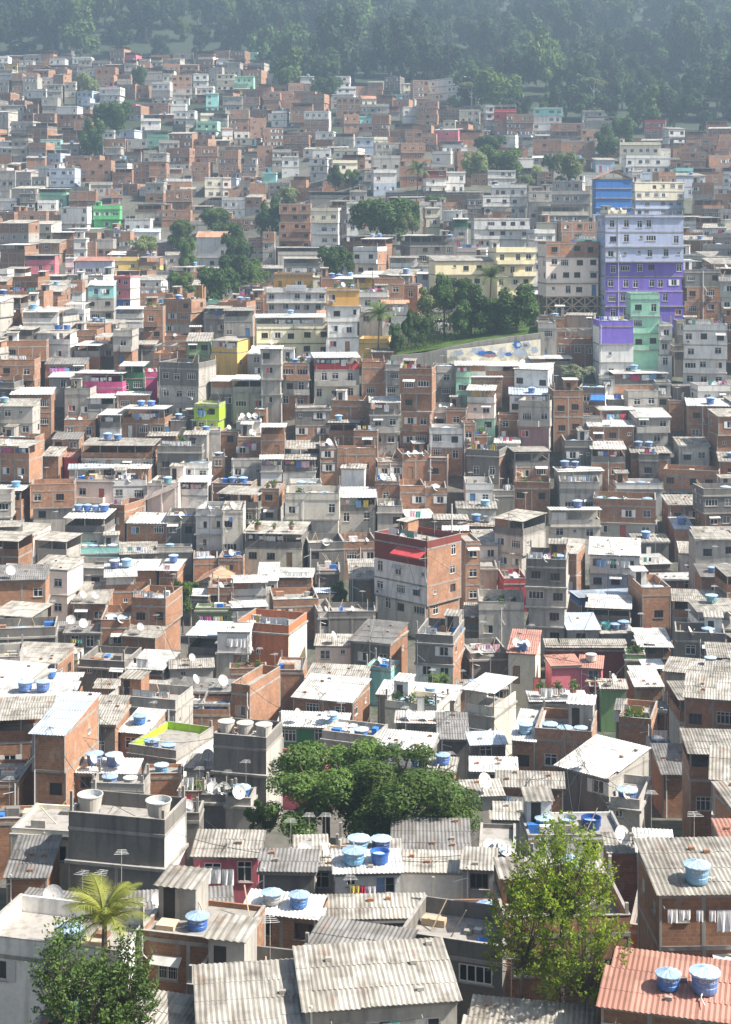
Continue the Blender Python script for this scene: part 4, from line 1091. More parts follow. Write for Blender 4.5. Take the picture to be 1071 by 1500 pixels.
def candidates():
    rd = random.Random(5); Y = 73.0; row = 0
    while Y < 800:
        s = F / Y; xl = (-60 - CX) / s; xr = (1132 - CX) / s
        x = xl + rd.uniform(0, 4)
        while x < xr:
            w = rd.uniform(4.6, 8.6) if Y < 330 else rd.uniform(4.6, 9.5)
            yield dict(X=x + w / 2, Y=Y + rd.uniform(-1.2, 1.2), w=w, row=row)
            x += w + rd.choice([0.05, .1, .1, .5, 1.2])
        row += 1; Y += (6.5 if Y < 100 else 3.4) if Y < 310 else (4.5 if Y < 400 else 12.5)
rd = random.Random(21)
cand = sorted(candidates(), key=lambda c: c['Y'])
order = sorted([(h['D'], 0, i) for i, h in enumerate(HOUSES)] + [(c['Y'], 1, i) for i, c in enumerate(cand)] + [(solve(t[1], t[2]), 2, i) for i, t in enumerate(TREES)])
FP = [footprint(h) for h in HOUSES]
for Y, k, i in order:
    if k == 0:
        h = HOUSES[i]; do_paint(h['x0'] - (h['sw'] if h['sgn'] < 0 else 0), h['x1'] + (h['sw'] if h['sgn'] > 0 else 0), h['y0'], h['y1'] + 12); continue
    if k == 2:
        a, b, c_, d_ = tree_rect(TREES[i]); do_paint(lerp(a, b, .12), lerp(a, b, .88), lerp(c_, d_, .15), d_); continue
    c = cand[i]; X, w = c['X'], c['w']; z = ground(X, Y); px, py = proj((X, Y, z)); s = F / Y
    if py < edge(px) - 3 or poly_in(px, py, PARK): continue
    x0, x1 = px - w * s / 2, px + w * s / 2
    bad = False
    for f in FP:
        if f[0] < X + w / 2 - .2 and f[1] > X - w / 2 + .2 and f[2] < Y + 4.4 and f[3] > Y + .1: bad = True; break
    for q in fills[-260:]:
        if abs(q['root'].x - X) < (q['W'] + w) / 2 - .1 and abs(q['D'] - Y) < 5.2: bad = True; break
    if bad: continue
    st = rd.choice([1, 2, 2, 2, 3]) if Y > 180 or py > 1290 else 2
    if py > 1290: st = rd.choice([1, 1, 2])
    H = st * 2.8 + rd.choice([.35, .9, 2.4, .3])
    lim = 99
    for h in HOUSES:
        if h['D'] > Y and h['y0'] < py:
            ov = min(x1, h['x1'] + (h['sw'] if h['sgn'] > 0 else 0)) - max(x0, h['x0'])
            if ov > .12 * (x1 - x0): lim = min(lim, (py - (h['y1'] + h.get('stpx', 0) - 3)) / s)
    for t in TREES:
        if t[2] < py and min(x1, t[1] + t[3] * .4) - max(x0, t[1] - t[3] * .4) > 3: lim = min(lim, (py - (t[2] - t[4] * .25)) / s)
    if poly_in(px, py - H * s, PARK) or (565 < px < 800 and 500 < py < 620): lim = min(lim, (py - 522) / s if px < 700 else (py - 530) / s)
    te = max(0, (py - YH) / F); dd = rd.uniform(4.6, 5.4) if Y < 300 else 7.5
    while lim - dd * te * .9 < 1.9 and dd > 2.6: dd -= .3
    lim -= dd * te * .9
    if lim < 1.7: continue
    H = min(H, lim)
    te = max(0, (py - YH) / F); yt = py - (H + 6 * te * .5) * s
    if painted(x0, x1, yt, py) > (.88 if Y < 380 else .80): continue
    wt = [('b', 40), ('g', 20), ('w', 13), ('k', 7), ('bg', 10), ('kb', 5), ('wb', 4), ('c', 5), ('p', 1), ('e', 1), ('a', 1), ('h', 2), ('z', 3), ('y', 1), ('q', 1)] if Y > 300 else [('b', 40), ('g', 22), ('w', 12), ('k', 8), ('bg', 10), ('kb', 8), ('c', 4), ('h', 2), ('a', 1), ('p', 1)]
    m = rd.choices([a for a, _ in wt], [b for _, b in wt])[0]
    roof = rd.choice(['f', 'p', 'p', 'cw', 'cg', 'cg', 'sg', 'sg', 'f', 'f', 'p']) if Y > 300 else rd.choice(['f', 'p', 'p', 'cw', 'cg', 'cg', 'sw', 'sg', 'sg', 'sk'])
    if py > 1290: roof = rd.choice(['sg', 'sg', 'sg', 'sk', 'p', 'sr'])
    if H < 3.4 and roof[0] == 'c': roof = 'p'
    if roof[0] == 's' and lim - H < .7: roof = rd.choice(['f', 'p', 'p', 'cg'])
    if H < 3.4 and roof[0] == 'c': roof = 'f'
    if H < 2.5: roof = rd.choice(['sw', 'sg', 'sg', 'f', 'sk'])
    ex = []
    if rd.random() < (.34 if Y < 400 else .12): ex.append('T%d' % (rd.choice([1, 1, 2, 2]) if Y < 400 else 1))
    if Y < 400 and rd.random() < .16: ex.append('L')
    if Y < 330 and rd.random() < .2: ex.append('D%d' % rd.choice([1, 1, 2]))
    yaw = rd.uniform(-.32, .14)
    h = dict(x0=x0, x1=x1, y0=yt, y1=py, mats=m, roof=roof, sgn=0, sw=0, side=None, ex=ex, label='', short='', spec=False, D=Y, s=s, px=px, py=py, yaw=yaw, W=w, H=H, d=dd, root=Vector((X, Y, z)), found=8.5, seed=5000 + i)
    fills.append(h); do_paint(x0, x1, yt, py)
HOUSES += fills
# second look: where bare ground would still show between two houses, low sheds and back rooms squeeze in
def real_rect(h):
    s = h['s']; te = max(0, (h['py'] - YH) / F); up = (h['H'] + h['d'] * te * .9 + (h['d'] * .13 if h['roof'][0] == 's' else 0)) * s
    return h['x0'] - (h['sw'] if h['sgn'] < 0 else 0), h['x1'] + (h['sw'] if h['sgn'] > 0 else 0), h['y1'] - up, h['y1'] + 2
paint = [bytearray(GW) for _ in range(GH)]
FP = [(footprint(h), h) for h in HOUSES]
order2 = sorted([(h['D'], 0, h) for h in HOUSES] + [(solve(t[1], t[2]), 1, t) for t in TREES], key=lambda q: q[0])
def squeeze():
    rd = random.Random(99); out = []; oi = 0; Y = 74.0
    while Y < 420:
        while oi < len(order2) and order2[oi][0] <= Y + .5:
            q = order2[oi]; oi += 1
            if q[1] == 0: do_paint(*real_rect(q[2]))
            else:
                a, b, c_, d_ = tree_rect(q[2]); do_paint(lerp(a, b, .2), lerp(a, b, .8), lerp(c_, d_, .2), d_)
        s = F / Y; x = (-40 - CX) / s + rd.uniform(0, 3)
        while x < (1112 - CX) / s:
            w = rd.uniform(2.6, 6.5); X = x + w / 2; x += 1.3
            z = ground(X, Y); px, py = proj((X, Y, z)); a, b = px - w * s / 2, px + w * s / 2
            if poly_in(px, py, PARK) or painted(a, b, py - 1.0 * s, py) > .45: continue
            dm = 6.0; ok = True
            for f, h in FP:
                if f[0] < X + w / 2 - .1 and f[1] > X - w / 2 + .1:
                    if f[2] <= Y - .05:
                        if f[3] > Y + .05: ok = False; break
                    elif f[2] < Y + dm: dm = f[2] - Y
            if not ok or dm < 1.3: continue
            lim = 3.6
            for h in HOUSES + out:
                if h['D'] > Y and h['y0'] < py and min(b, h['x1'] + (h['sw'] if h['sgn'] > 0 else 0)) - max(a, h['x0']) > .12 * (b - a): lim = min(lim, (py - (h['y1'] + h.get('stpx', 0) - 2)) / s)
            for t in TREES:
                if t[2] < py and min(b, t[1] + t[3] * .4) - max(a, t[1] - t[3] * .4) > 3: lim = min(lim, (py - (t[2] - t[4] * .25)) / s)
            if 565 < px < 800 and 480 < py < 620: lim = min(lim, (py - (525 if px < 700 else 532)) / s)
            te = max(0, (py - YH) / F); d = min(dm - .08, 5.5); H = lim - d * te * .6
            if H < 1.25: H = lim - .3
            if H < 1.1: continue
            H = min(H, rd.uniform(2.0, 3.2))
            m = rd.choice(['b', 'b', 'b', 'g', 'k', 'w', 'kb', 'bg', 's']); roof = rd.choice(['sw', 'sg', 'sg', 'sk', 'f', 'p', 'sb', 'sr']) if H > 1.9 else rd.choice(['sg', 'sk', 'sw', 'f'])
            h = dict(x0=a, x1=b, y0=py - H * s, y1=py, mats=m, roof=roof, sgn=0, sw=0, side=None, ex=(['T1'] if rd.random() < .12 else []) + (['L'] if rd.random() < .1 and H > 1.9 else []), label='', short='', spec=False, D=Y, s=s, px=px, py=py, yaw=rd.uniform(-.06, .04), W=w - .1, H=H, d=d, root=Vector((X, Y, z)), found=8.5, seed=9000 + len(out), low=True)
            out.append(h); FP.append((footprint(h), h)); do_paint(*real_rect(h))
        Y += 1.5
    return out
low = squeeze(); HOUSES += low
HOUSES.sort(key=lambda h: h['D'])
print('houses', len(HOUSES), 'low', len(low))
# ---------------------------------------------------------------- build the houses
def house_name(h):
    m = set(h['mats'])
    if h['short'] in ('the purple apartment block', 'the yellow apartment building', 'the peach scaffolded block', 'the yellow terrace building'): return 'apartment_building'
    if h['short'] == 'the long flat roof': return 'roofed_shelter'
    if h.get('low') and h['H'] < 2.6: return 'low_shed'
    if m == {'b'}: return 'brick_house'
    if 'b' in m: return 'part_plastered_house'
    if m <= {'g', 'k', 's'}: return 'concrete_house'
    if m <= {'w', 'k', 'g'}: return 'whitewashed_house'
    return 'painted_house'
for h in HOUSES:
    h['name'] = house_name(h); house(h)
THINGS = []     # every other thing that needs a label of its own: dict(o, px, py, kind, host)
# ---------------------------------------------------------------- water tanks
def tank_meshes():
    a = MB(); a.lathe([(0, 0), (.56, 0), (.60, .12), (.62, .30), (.60, .32), (.645, .52), (.63, .54), (.68, .80), (.71, .82), (.71, .86), (.6, .86), (0, .86)], 'tank', 20)
    lid = MB(); n = 24
    P = lambda r, k, z: (r * math.cos(2 * PI * k / n), r * math.sin(2 * PI * k / n), z)
    for k in range(n):     # ribbed lid
        w0 = .03 if k % 2 else 0; w1 = .03 if (k + 1) % 2 else 0
        lid.face([P(.76, k, .855 + w0), P(.76, k + 1, .855 + w1), P(.16, k + 1, 1.0 + w1), P(.16, k, 1.0 + w0)], 'lid')
        lid.face([P(.76, k, .80), P(.76, k + 1, .80), P(.76, k + 1, .855 + w1), P(.76, k, .855 + w0)], 'lid')
        lid.face([P(.16, k, 1.0 + w0), P(.16, k + 1, 1.0 + w1), (0, 0, 1.04)], 'lid')
    o = MB(); o.lathe([(0, 0), (.60, 0), (.72, .75), (.76, .78), (.76, .84), (.69, .84), (.66, .5), (0, .5)], 'tank', 22)
    wt = MB(); wt.lathe([(.665, .52), (0, .53)], 'lid', 20)
    pl = MB(); pl.lathe([(0, 0), (.50, 0), (.56, .05), (.60, .70), (.64, .72), (.64, .78), (0, .84)], 'tank', 20)
    return a.mesh('tank_body', 0), lid.mesh('tank_lid'), o.mesh('open_tank'), wt.mesh('tank_water'), pl.mesh('domed_tank')
pm_ = MB(); pm_.bar((.6, 0, .12), (.86, 0, .12), .03, 'pvc', 5); pm_.bar((.86, 0, .14), (.86, 0, -.05), .03, 'pvc', 5); pm_.bar((.86, 0, .03), (1.5, .3, .03), .03, 'pvc', 5); T_PIPE = pm_.mesh('tank_pipe')
T_BODY, T_LID, T_OPEN, T_WATER, T_DOME = tank_meshes()
TCOL = [('blue', (.035, .13, .42)), ('blue', (.04, .16, .46)), ('dark blue', (.02, .06, .22)), ('pale blue', (.12, .34, .55)), ('teal', (.07, .28, .30)), ('grey', (.34, .34, .33))]
def text_band(parent, txt, r, z, size, ang):
    cu = bpy.data.curves.new('lettering', 'FONT'); cu.body = txt; cu.size = size; cu.align_x = 'CENTER'; cu.extrude = .0
    o = bpy.data.objects.new('lettering_tmp', cu); C.objects.link(o)
    dg = bpy.context.evaluated_depsgraph_get(); me = bpy.data.meshes.new_from_object(o.evaluated_get(dg)); bpy.data.objects.remove(o)
    for v in me.vertices:
        a = ang + v.co.x / r; v.co = (r * math.cos(a), r * math.sin(a), z + v.co.y)
    me.materials.clear(); me.materials.append(MATS['alu']); return add('lettering', me, parent)
def on_roof(h, x, y, dz=0.0):
    c, s_ = math.cos(h['yaw']), math.sin(h['yaw'])
    z = h['deckz'] + dz
    if h['roof'][0] == 's': z += y * .13 + .1
    if h['roof'][0] == 'c': z = h['root_z_top']
    return Vector((h['root'].x + x * c - y * s_, h['root'].y + x * s_ + y * c, h['root'].z + z))
def tank(h, x, y, k, n, rd, big=1.0, forced=None):
    nm, col = forced or rd.choice(TCOL); p = on_roof(h, x, y)
    r = rd.random(); sc = big * rd.uniform(.82, 1.05)
    rz = rd.uniform(0, 6)
    if r < .72 or forced:
        fd = rd.uniform(0, .3); col = tuple(lerp(c, .42, fd) for c in col); o = add('water_tank', T_BODY, None, p, (0, 0, rz), (sc, sc, sc * rd.uniform(.85, 1.15)), col); add('lid', T_LID, o); add('outlet_pipe', T_PIPE, o) if h['s'] > 8.8 else None; kd = nm + ' tank'
    elif r < .88: o = add('water_tank', T_DOME, None, p, (0, 0, rz), (sc,) * 3, (.52, .50, .46)); kd = 'pale domed tank'
    else: o = add('water_tank', T_OPEN, None, p, (0, 0, rz), (sc,) * 3, col); add('water', T_WATER, o); kd = nm + ' open tank'
    THINGS.append(dict(o=o, kind=kd, host=h, cat='water tank', group='water tanks on the rooftops', k=k, n=n, x=x)); return o
# ---------------------------------------------------------------- dishes, washing, pots
def dish_meshes():
    a = MB(); n = 16; pr = [(0, 0), (.18, .02), (.34, .07), (.45, .13)]
    for (r0, z0), (r1, z1) in zip(pr, pr[1:]):
        for k in range(n):
            q = [(r0, k), (r0, k + 1), (r1, k + 1), (r1, k)]; q = [(r * math.cos(2 * PI * t / n), (z0 if i < 2 else z1), r * math.sin(2 * PI * t / n)) for i, (r, t) in enumerate(q)]
            a.face([(x, -y, z) for x, y, z in q], 'dish')
    b = MB(); b.bar((0, 0, -.4), (0, -.42, .02), .018, 'post'); b.box(-.05, -.48, -.03, .05, -.40, .06, 'post')
    c = MB(); c.bar((0, .05, 0), (0, .12, -.3), .03, 'post'); c.bar((0, .12, -.3), (0, .12, -1.0), .03, 'post')
    return a.mesh('dish'), b.mesh('dish_arm'), c.mesh('dish_mast')
DI, DARM, DMAST = dish_meshes()
def dish(h, x, y, k, n, rd):
    p = on_roof(h, x, y, .95)
    o = add('satellite_dish', None, None, p, (0, 0, rd.uniform(.2, 1.3)), (rd.uniform(.9, 1.5),) * 3)
    q = add('reflector', DI, o, rot=(-.5, 0, 0)); add('arm', DARM, q); add('mast', DMAST, o)
    THINGS.append(dict(o=o, kind='dish', host=h, cat='satellite dish', group='satellite dishes on the roofs', k=k, n=n, x=x))
CLOTH = [(.78, .77, .75), (.78, .77, .75), (.72, .70, .68), (.55, .06, .12), (.62, .12, .35), (.10, .18, .45), (.75, .45, .50), (.20, .35, .55), (.65, .50, .10), (.05, .05, .07), (.10, .35, .30), (.5, .25, .5)]
GAR = []
def garments():
    rd = random.Random(3)
    for w, hh in ((.5, .7), (.8, 1.1), (1.3, 1.0), (.35, .6), (.6, .5)):
        m = MB(); n = 6
        X = [-w / 2 + w * k / n for k in range(n + 1)]
        yt = [0] * (n + 1); yb = [.07 * math.sin(k * 2.1 + rd.random()) for k in range(n + 1)]; zb = [-hh + rd.uniform(-.04, .04) for _ in X]
        for k in range(n):
            for off, fl in ((0, 0), (.012, 1)):
                q = [(X[k], yb[k] + off, zb[k]), (X[k + 1], yb[k + 1] + off, zb[k + 1]), (X[k + 1], yt[k + 1] + off, 0), (X[k], yt[k] + off, 0)]
                m.face(q[::-1] if fl else q, 'cloth')
        GAR.append((w, m.mesh('garment')))
garments()
def washing(h, rd):
    W = h['W']; rk = h['roof'][0]
    if rk == 'c': y, z0 = .18 if rd.random() < .5 else -.12, 1.75
    elif rk in 'pk': y, z0 = rd.uniform(.25, min(1.2, h['d'] * .4)), 1.75
    else: y, z0 = -.45, -.55
    c, s_ = math.cos(h['yaw']), math.sin(h['yaw']); L = W * rd.uniform(.55, .85); xc = rd.uniform(-1, 1) * (W - L) * .4
    hx = Vector((h['root'].x + xc * c - y * s_, h['root'].y + xc * s_ + y * c, h['root'].z + h['deckz'] + z0))
    o = add('clothesline', None, None, hx, (0, 0, h['yaw']))
    m = MB(); n = 8
    sag = lambda x: -.12 * (1 - (2 * x / L) ** 2)
    for k in range(n):
        a, b = -L / 2 + L * k / n, -L / 2 + L * (k + 1) / n; m.bar((a, 0, sag(a)), (b, 0, sag(b)), .012, 'black', 3)
    if z0 > 0:
        for x in (-L / 2, L / 2): m.bar((x, 0, -z0), (x, 0, .05), .03, 'post', 5)
    else:
        for x in (-L / 2, L / 2): m.bar((x, .45, .02), (x, -.02, .0), .02, 'post', 5)
    add('cord', m.mesh('clothes_cord'), o)
    x = -L / 2 + .15; th = rd.choice([None, None, (.78, .77, .75)])
    while x < L / 2 - .3:
        w, me = rd.choice(GAR)
        if x + w > L / 2: break
        add('garment', me, o, (x + w / 2, 0, sag(x + w / 2)), color=th if th and rd.random() < .7 else rd.choice(CLOTH)); x += w + rd.choice([.04, .06, .3])
    THINGS.append(dict(o=o, kind=('white' if th else 'mixed') + ' washing', host=h, cat='clothesline', group='washing hung out to dry', k=0, n=1, x=0))
POT = None
def pot(h, x, y, k, n, rd):
    global POT
    if POT is None:
        a = MB(); a.lathe([(0, 0), (.20, 0), (.28, .4), (.30, .42), (.25, .42), (0, .38)], 'tin_r', 12)
        f = MB(); r2 = random.Random(8)
        for q in range(90):
            a_, e = r2.uniform(0, 6.28), r2.uniform(.1, 1.4); r = r2.uniform(.15, .6); cpt = Vector((r * math.cos(a_) * math.cos(e), r * math.sin(a_) * math.cos(e), .45 + r * math.sin(e)))
            u = Vector((r2.gauss(0, 1), r2.gauss(0, 1), r2.gauss(0, 1))).normalized() * .13; v = u.orthogonal().normalized() * .06
            f.face([cpt - u, cpt + v, cpt + u, cpt - v], 'leaf_m', [(r2.random(), r2.random())] * 4)
        POT = (a.mesh('flower_pot'), f.mesh('pot_foliage'))
    o = add('potted_plant', POT[0], None, on_roof(h, x, y), (0, 0, rd.uniform(0, 6)), (rd.uniform(.9, 1.6),) * 3); add('foliage', POT[1], o)
    THINGS.append(dict(o=o, kind='potted plant', host=h, cat='potted plant', group='pot plants on the terraces', k=k, n=n, x=x))
AUTO = random.Random(77)
for h in HOUSES:
    rd = random.Random(h['seed'] + 9); W, d = h['W'], h['d']
    h['root_z_top'] = h['H'] + .03
    for e in h['ex']:
        if e[0] == 'T':
            n = min(int(e[1:]), max(1, int(W / 1.3)))
            big = 1.3 if h['short'] == 'the three tank terrace' else 1.0
            sp = min(1.7 * big, (W - .8) / max(1, n)); xc = rd.uniform(-1, 1) * max(0, (W - 1 - sp * n) / 2)
            y = rd.uniform(.75, max(.8, min(2.2, d * .5))) if h['roof'][0] not in 'c' else d * .6
            same = rd.choice(TCOL[:4])
            for k in range(n):
                o = tank(h, xc + (k - (n - 1) / 2) * sp, y + rd.uniform(-.1, .25), k, n, rd, big, same if rd.random() < .7 or big > 1 else None)
                if h['s'] > 11 and o.data == T_BODY:
                    t = text_band(o, 'FORTLEV', .662, .58, .2, -PI / 2 - o.rotation_euler.z)
        elif e[0] == 'O' and e[1:] != '0':
            n = int(e[1:])
            for k in range(n):
                x = (-.36 + .72 * k / max(1, n - 1)) * W
                o = add('water_tank', T_OPEN if n == 2 else T_DOME, None, on_roof(h, x, 1.4, .75), scale=(1.15,) * 3, color=(.50, .46, .40))
                if n == 2: w_ = add('water', T_WATER, o)
                THINGS.append(dict(o=o, kind='round concrete tank', host=h, cat='water tank', group='water tanks on the rooftops', k=k, n=n, x=x))
        elif e[0] == 'D':
            n = int(e[1:])
            for k in range(n): dish(h, (-.5 + (k + .5) / n) * (W - .8), rd.uniform(.15, .5), k, n, rd)
        elif e == 'L': washing(h, rd)
        elif e[0] == 'P':
            n = int(e[1:] or 3)
            for k in range(n): pot(h, (-.5 + (k + .5) / n) * (W - .8), rd.uniform(.35, .9), k, n, rd)
        elif e == 'Q':
            m = MB(); m.box(-2.2, -.1, 0, 2.2, 0, 1.3, 'w'); o = add('rooftop_sign', m.mesh('sign_board'), None, on_roof(h, 0, -.05, .3))
            m = MB()
            r2 = random.Random(4)
            for z in (.95, .6, .28):
                x = -1.9
                while x < 1.7:
                    w = r2.uniform(.12, .4); m.box(x, -.115, z - .08, x + w, -.101, z + .1, 'z'); x += w + .1
            add('lettering', m.mesh('sign_marks'), o)
            tag(o, 'white rooftop sign board with faint blue lines on the long white building', 'sign')
# ---------------------------------------------------------------- the park: retaining wall, mural, lawn, car
def strip(name, pts, depth_of, top, bot, mat, thick=.5):
    m = MB(); P = []
    for px, yt, yb in pts:
        D = depth_of(px); P.append((at(px, yt, D), at(px, yb + 30, D)))
    for (a, b), (c, d_) in zip(P, P[1:]):
        L = (c - a).length; u = a.x
        m.face([b, d_, c, a], mat, [(u, b.z), (u + L, d_.z), (u + L, c.z), (u, a.z)])
        k = Vector((0, thick, 0)); m.face([a, c, c + k, a + k], mat); m.face([a + k, c + k, d_ + k, b + k], mat)
    return m, P
wallD = lambda px: 281.0
m, WP = strip('w', [(572, 521, 530), (620, 517, 530), (660, 508, 530), (700, 500, 530), (740, 494, 530), (798, 487, 530)], wallD, 0, 0, 'frame')
wall_o = add('retaining_wall', None, loc=(0, 0, 0)); tag(wall_o, 'long grey retaining wall below the park with a painted mural', 'retaining wall')
add('wall_face', m.mesh('retaining_wall'), wall_o)
mu = MB(); rdm = random.Random(9)
m2, _ = strip('w', [(655, 513, 524), (700, 508, 524), (740, 503, 523), (792, 497, 522)], lambda px: 280.4, 0, 0, 'c', .1)
add('painted_band', m2.mesh('mural_ground'), wall_o)
def blob(px, py, rx, ry, mat, off):
    D = 280.4 - off; pts = [at(px + rx * math.cos(t * PI / 9) * (1 + .25 * math.sin(3 * t)), py - ry * math.sin(t * PI / 9) * (1 + .2 * math.cos(2 * t)), D) for t in range(18)]
    mu.face(pts[::-1], mat)
for i, (px, py, rx, ry, c_) in enumerate([(700, 514, 10, 5, 'z'), (712, 518, 14, 4, 'u'), (735, 517, 5, 8, 'z'), (738, 512, 3, 4, 'w'), (758, 505, 6, 6, 'u'), (760, 505, 3, 3, 'w'), (771, 506, 6, 5, 'z'), (770, 506, 3, 2, 'k'), (762, 517, 10, 5, 'z'), (718, 521, 10, 3, 'q'), (724, 511, 7, 3, 'w'), (690, 519, 7, 3, 'w'), (745, 519, 5, 3, 'u'), (672, 517, 7, 4, 'z'), (664, 519, 4, 4, 'w'), (783, 513, 5, 5, 'z')]): blob(px, py, rx, ry, c_, .02 + .012 * i)
tag(add('mural', mu.mesh('mural'), wall_o), 'loose blue and white painted shapes')
# the lawn
g = MB(); rg = random.Random(2)
for _ in range(5200):
    px = rg.uniform(580, 792); py = rg.uniform(470, 514)
    if not poly_in(px, py, PARK): continue
    D = lerp(283, 300, (514 - py) / 44); p = at(px, min(py, 519 - (px - 572) * .15), D); p.z = max(p.z, ground(p.x, p.y)) + .02
    a = rg.uniform(0, PI); q = Vector((math.cos(a), math.sin(a), 0)) * .12; t = Vector((rg.uniform(-.15, .15), rg.uniform(-.15, .15), rg.uniform(.2, .5)))
    g.face([p - q, p + q, p + t], 'leaf_m', [(rg.random(), rg.random())] * 3)
tag(add('grass', g.mesh('grass'), None), kind='stuff')
lm = MB(); N_ = 14
for i in range(N_):
    for j in range(4):
        def lp(i, j):
            px = lerp(576, 797, i / N_); yt = 521 - (px - 576) * .155; D = lerp(281.4, 304, j / 4); return at(px, lerp(yt, yt - 30, j / 4), D)
        lm.face([lp(i, j), lp(i + 1, j), lp(i + 1, j + 1), lp(i, j + 1)], 'leaf_m', [(i, j), (i + 1, j), (i + 1, j + 1), (i, j + 1)])
tag(add('park_lawn', lm.mesh('park_lawn'), None), kind='structure')
def car():
    p = at(641, 479, 297); p.z = p.z
    o = add('parked_car', None, None, p, (0, 0, .35)); b = MB()
    prof_ = [(-2.0, .35), (-2.05, .75), (-1.3, .9), (-.7, 1.4), (.7, 1.42), (1.3, .95), (2.0, .85), (2.05, .4)]
    for y0, y1, fl in ((-.85, .85, 0),):
        n = len(prof_)
        for k in range(n):
            (x0, z0), (x1, z1) = prof_[k], prof_[(k + 1) % n]; b.face([(x0, y1, z0), (x1, y1, z1), (x1, y0, z1), (x0, y0, z0)][::-1], 'w')
        b.face([(x, y0, z) for x, z in prof_][::-1], 'w'); b.face([(x, y1, z) for x, z in prof_], 'w')
    add('body', b.mesh('car_body'), o)
    w = MB(); w.face([(-1.1, -.86, .92), (1.1, -.86, .95), (.65, -.86, 1.34), (-.65, -.86, 1.32)], 'pane'); add('side_window', w.mesh('car_window'), o)
    wm = MB(); wm.lathe([(0, -.1), (.3, -.1), (.3, .1), (0, .1)], 'black', 14); me = wm.mesh('car_wheel')
    for x in (-1.3, 1.3):
        for y in (-.8, .8): add('wheel', me, o, (x, y, .3), (PI / 2, 0, 0))
    tag(o, 'small white car parked under the hillside park trees', 'car')
car()
# ---------------------------------------------------------------- poles and wires
def pole(px, py, hpx, label, arms=True, mat='post'):
    D = solve(px, py); s = F / D; p = at(px, py, D); Hh = hpx / s; o = add('utility_pole', None, None, p); m = MB()
    m.bar((0, 0, -4), (0, 0, Hh), .13, mat, 8, .09); add('post', m.mesh('pole_post'), o)
    if arms:
        a = MB(); a.box(-1.1, -.08, Hh - .5, 1.1, .06, Hh - .36, 'wood')
        for x in (-.9, 0, .9): a.bar((x, 0, Hh - .36), (x, 0, Hh - .2), .05, 'alu', 6)
        add('cross_arm', a.mesh('pole_arm'), o)
    tag(o, label, 'utility pole'); return p + Vector((0, 0, Hh - .3))
PT = [pole(498, 1318, 88, 'wooden utility pole with short cross arm beside the pole side house'), pole(662, 800, 62, 'thin pale pole rising in front of the crimson awning block', False, 'pvc'),
      pole(440, 700, 46, 'slim grey utility pole among the mid slope brick houses'), pole(231, 1318, 128, 'leaning green mast in front of the dark concrete house', False, 'j'),
      pole(575, 1210, 70, 'thin utility pole behind the great dark trees'), pole(872, 1052, 60, 'utility pole by the three tank terrace'), pole(320, 905, 62, 'utility pole beside the small round tree')]
rw = random.Random(31)
def wire(a, b, sag, label):
    m = MB(); n = 14; pr = None
    for k in range(n + 1):
        t = k / n; p = a.lerp(b, t) - Vector((0, 0, sag * 4 * t * (1 - t)))
        if pr: m.bar(pr, p, .022, 'black', 3)
        pr = p
    tag(add('power_cable', m.mesh('cable'), None), label, 'cable')
wire(PT[0], PT[4], 1.5, 'sagging black cable from the wooden pole to the pole behind the great trees')
wire(PT[0], at(300, 1200, 118), 1.6, 'black cable from the wooden pole towards the low pink house')
wire(PT[5], at(690, 1030, 150), 1.5, 'black cable from the pole by the three tank terrace to the sunlit grey house')
wire(PT[6], at(420, 930, 190), 1.2, 'black cable from the pole by the small round tree to the terracotta house')
wire(PT[6], at(230, 905, 190), 1.2, 'black cable from the pole by the small round tree to the washing terrace house')
wire(PT[1], at(745, 770, 215), 1.0, 'black cable from the thin pale pole to the open topped house')
wire(at(930, 955, 176), at(800, 1040, 150), 1.5, 'black cable strung above the deeper pink house')
wire(PT[0], at(640, 1290, 108), 1.0, 'black cable from the wooden pole across the broad cement roof')
# ---------------------------------------------------------------- trees
def lobes(rd, n, flat):
    L = [(Vector((0, 0, .05)), .5 if n < 30 else .28)]
    for _ in range(n):
        a = rd.uniform(0, 2 * PI); r = rd.uniform(.3, .82); L.append((Vector((r * math.cos(a), r * math.sin(a), rd.uniform(-.85 if n > 30 else -.6, .8 - .5 * r * r) * flat)), rd.uniform(.15, .36 if n < 30 else .29)))
    return L
def crown(seed, nl, nleaf, size, mat, flat=1.0, core=True):
    """leaf sized faces on and inside several uneven lobes, in a unit sphere; leaves hang outward"""
    rd = random.Random(seed); m = MB(); L = lobes(rd, nl, flat); wts = [r * r for _, r in L]
    for _ in range(nleaf):
        c, r = rd.choices(L, wts)[0]
        d = Vector((rd.gauss(0, 1), rd.gauss(0, 1), rd.gauss(0, 1))).normalized()
        if d.z < -.35 and rd.random() < .6: d.z = -d.z
        p = c + d * r * rd.choice([rd.uniform(.8, 1.12), rd.uniform(.35, 1.0)])
        nrm = (d + Vector((rd.gauss(0, .5), rd.gauss(0, .5), rd.gauss(0, .5) + .35))).normalized()
        u = nrm.orthogonal().normalized(); u.rotate(Matrix.Rotation(rd.uniform(0, 6.28), 3, nrm)); v = nrm.cross(u)
        a = size * rd.uniform(.6, 1.35); uv = (rd.random(), rd.random())
        m.face([p - u * a, p - v * a * .45 - nrm * a * .12, p + u * a - nrm * a * .25, p + v * a * .45 - nrm * a * .12], mat, [uv] * 4)
    return m.mesh('crown_' + mat)
CR = {}
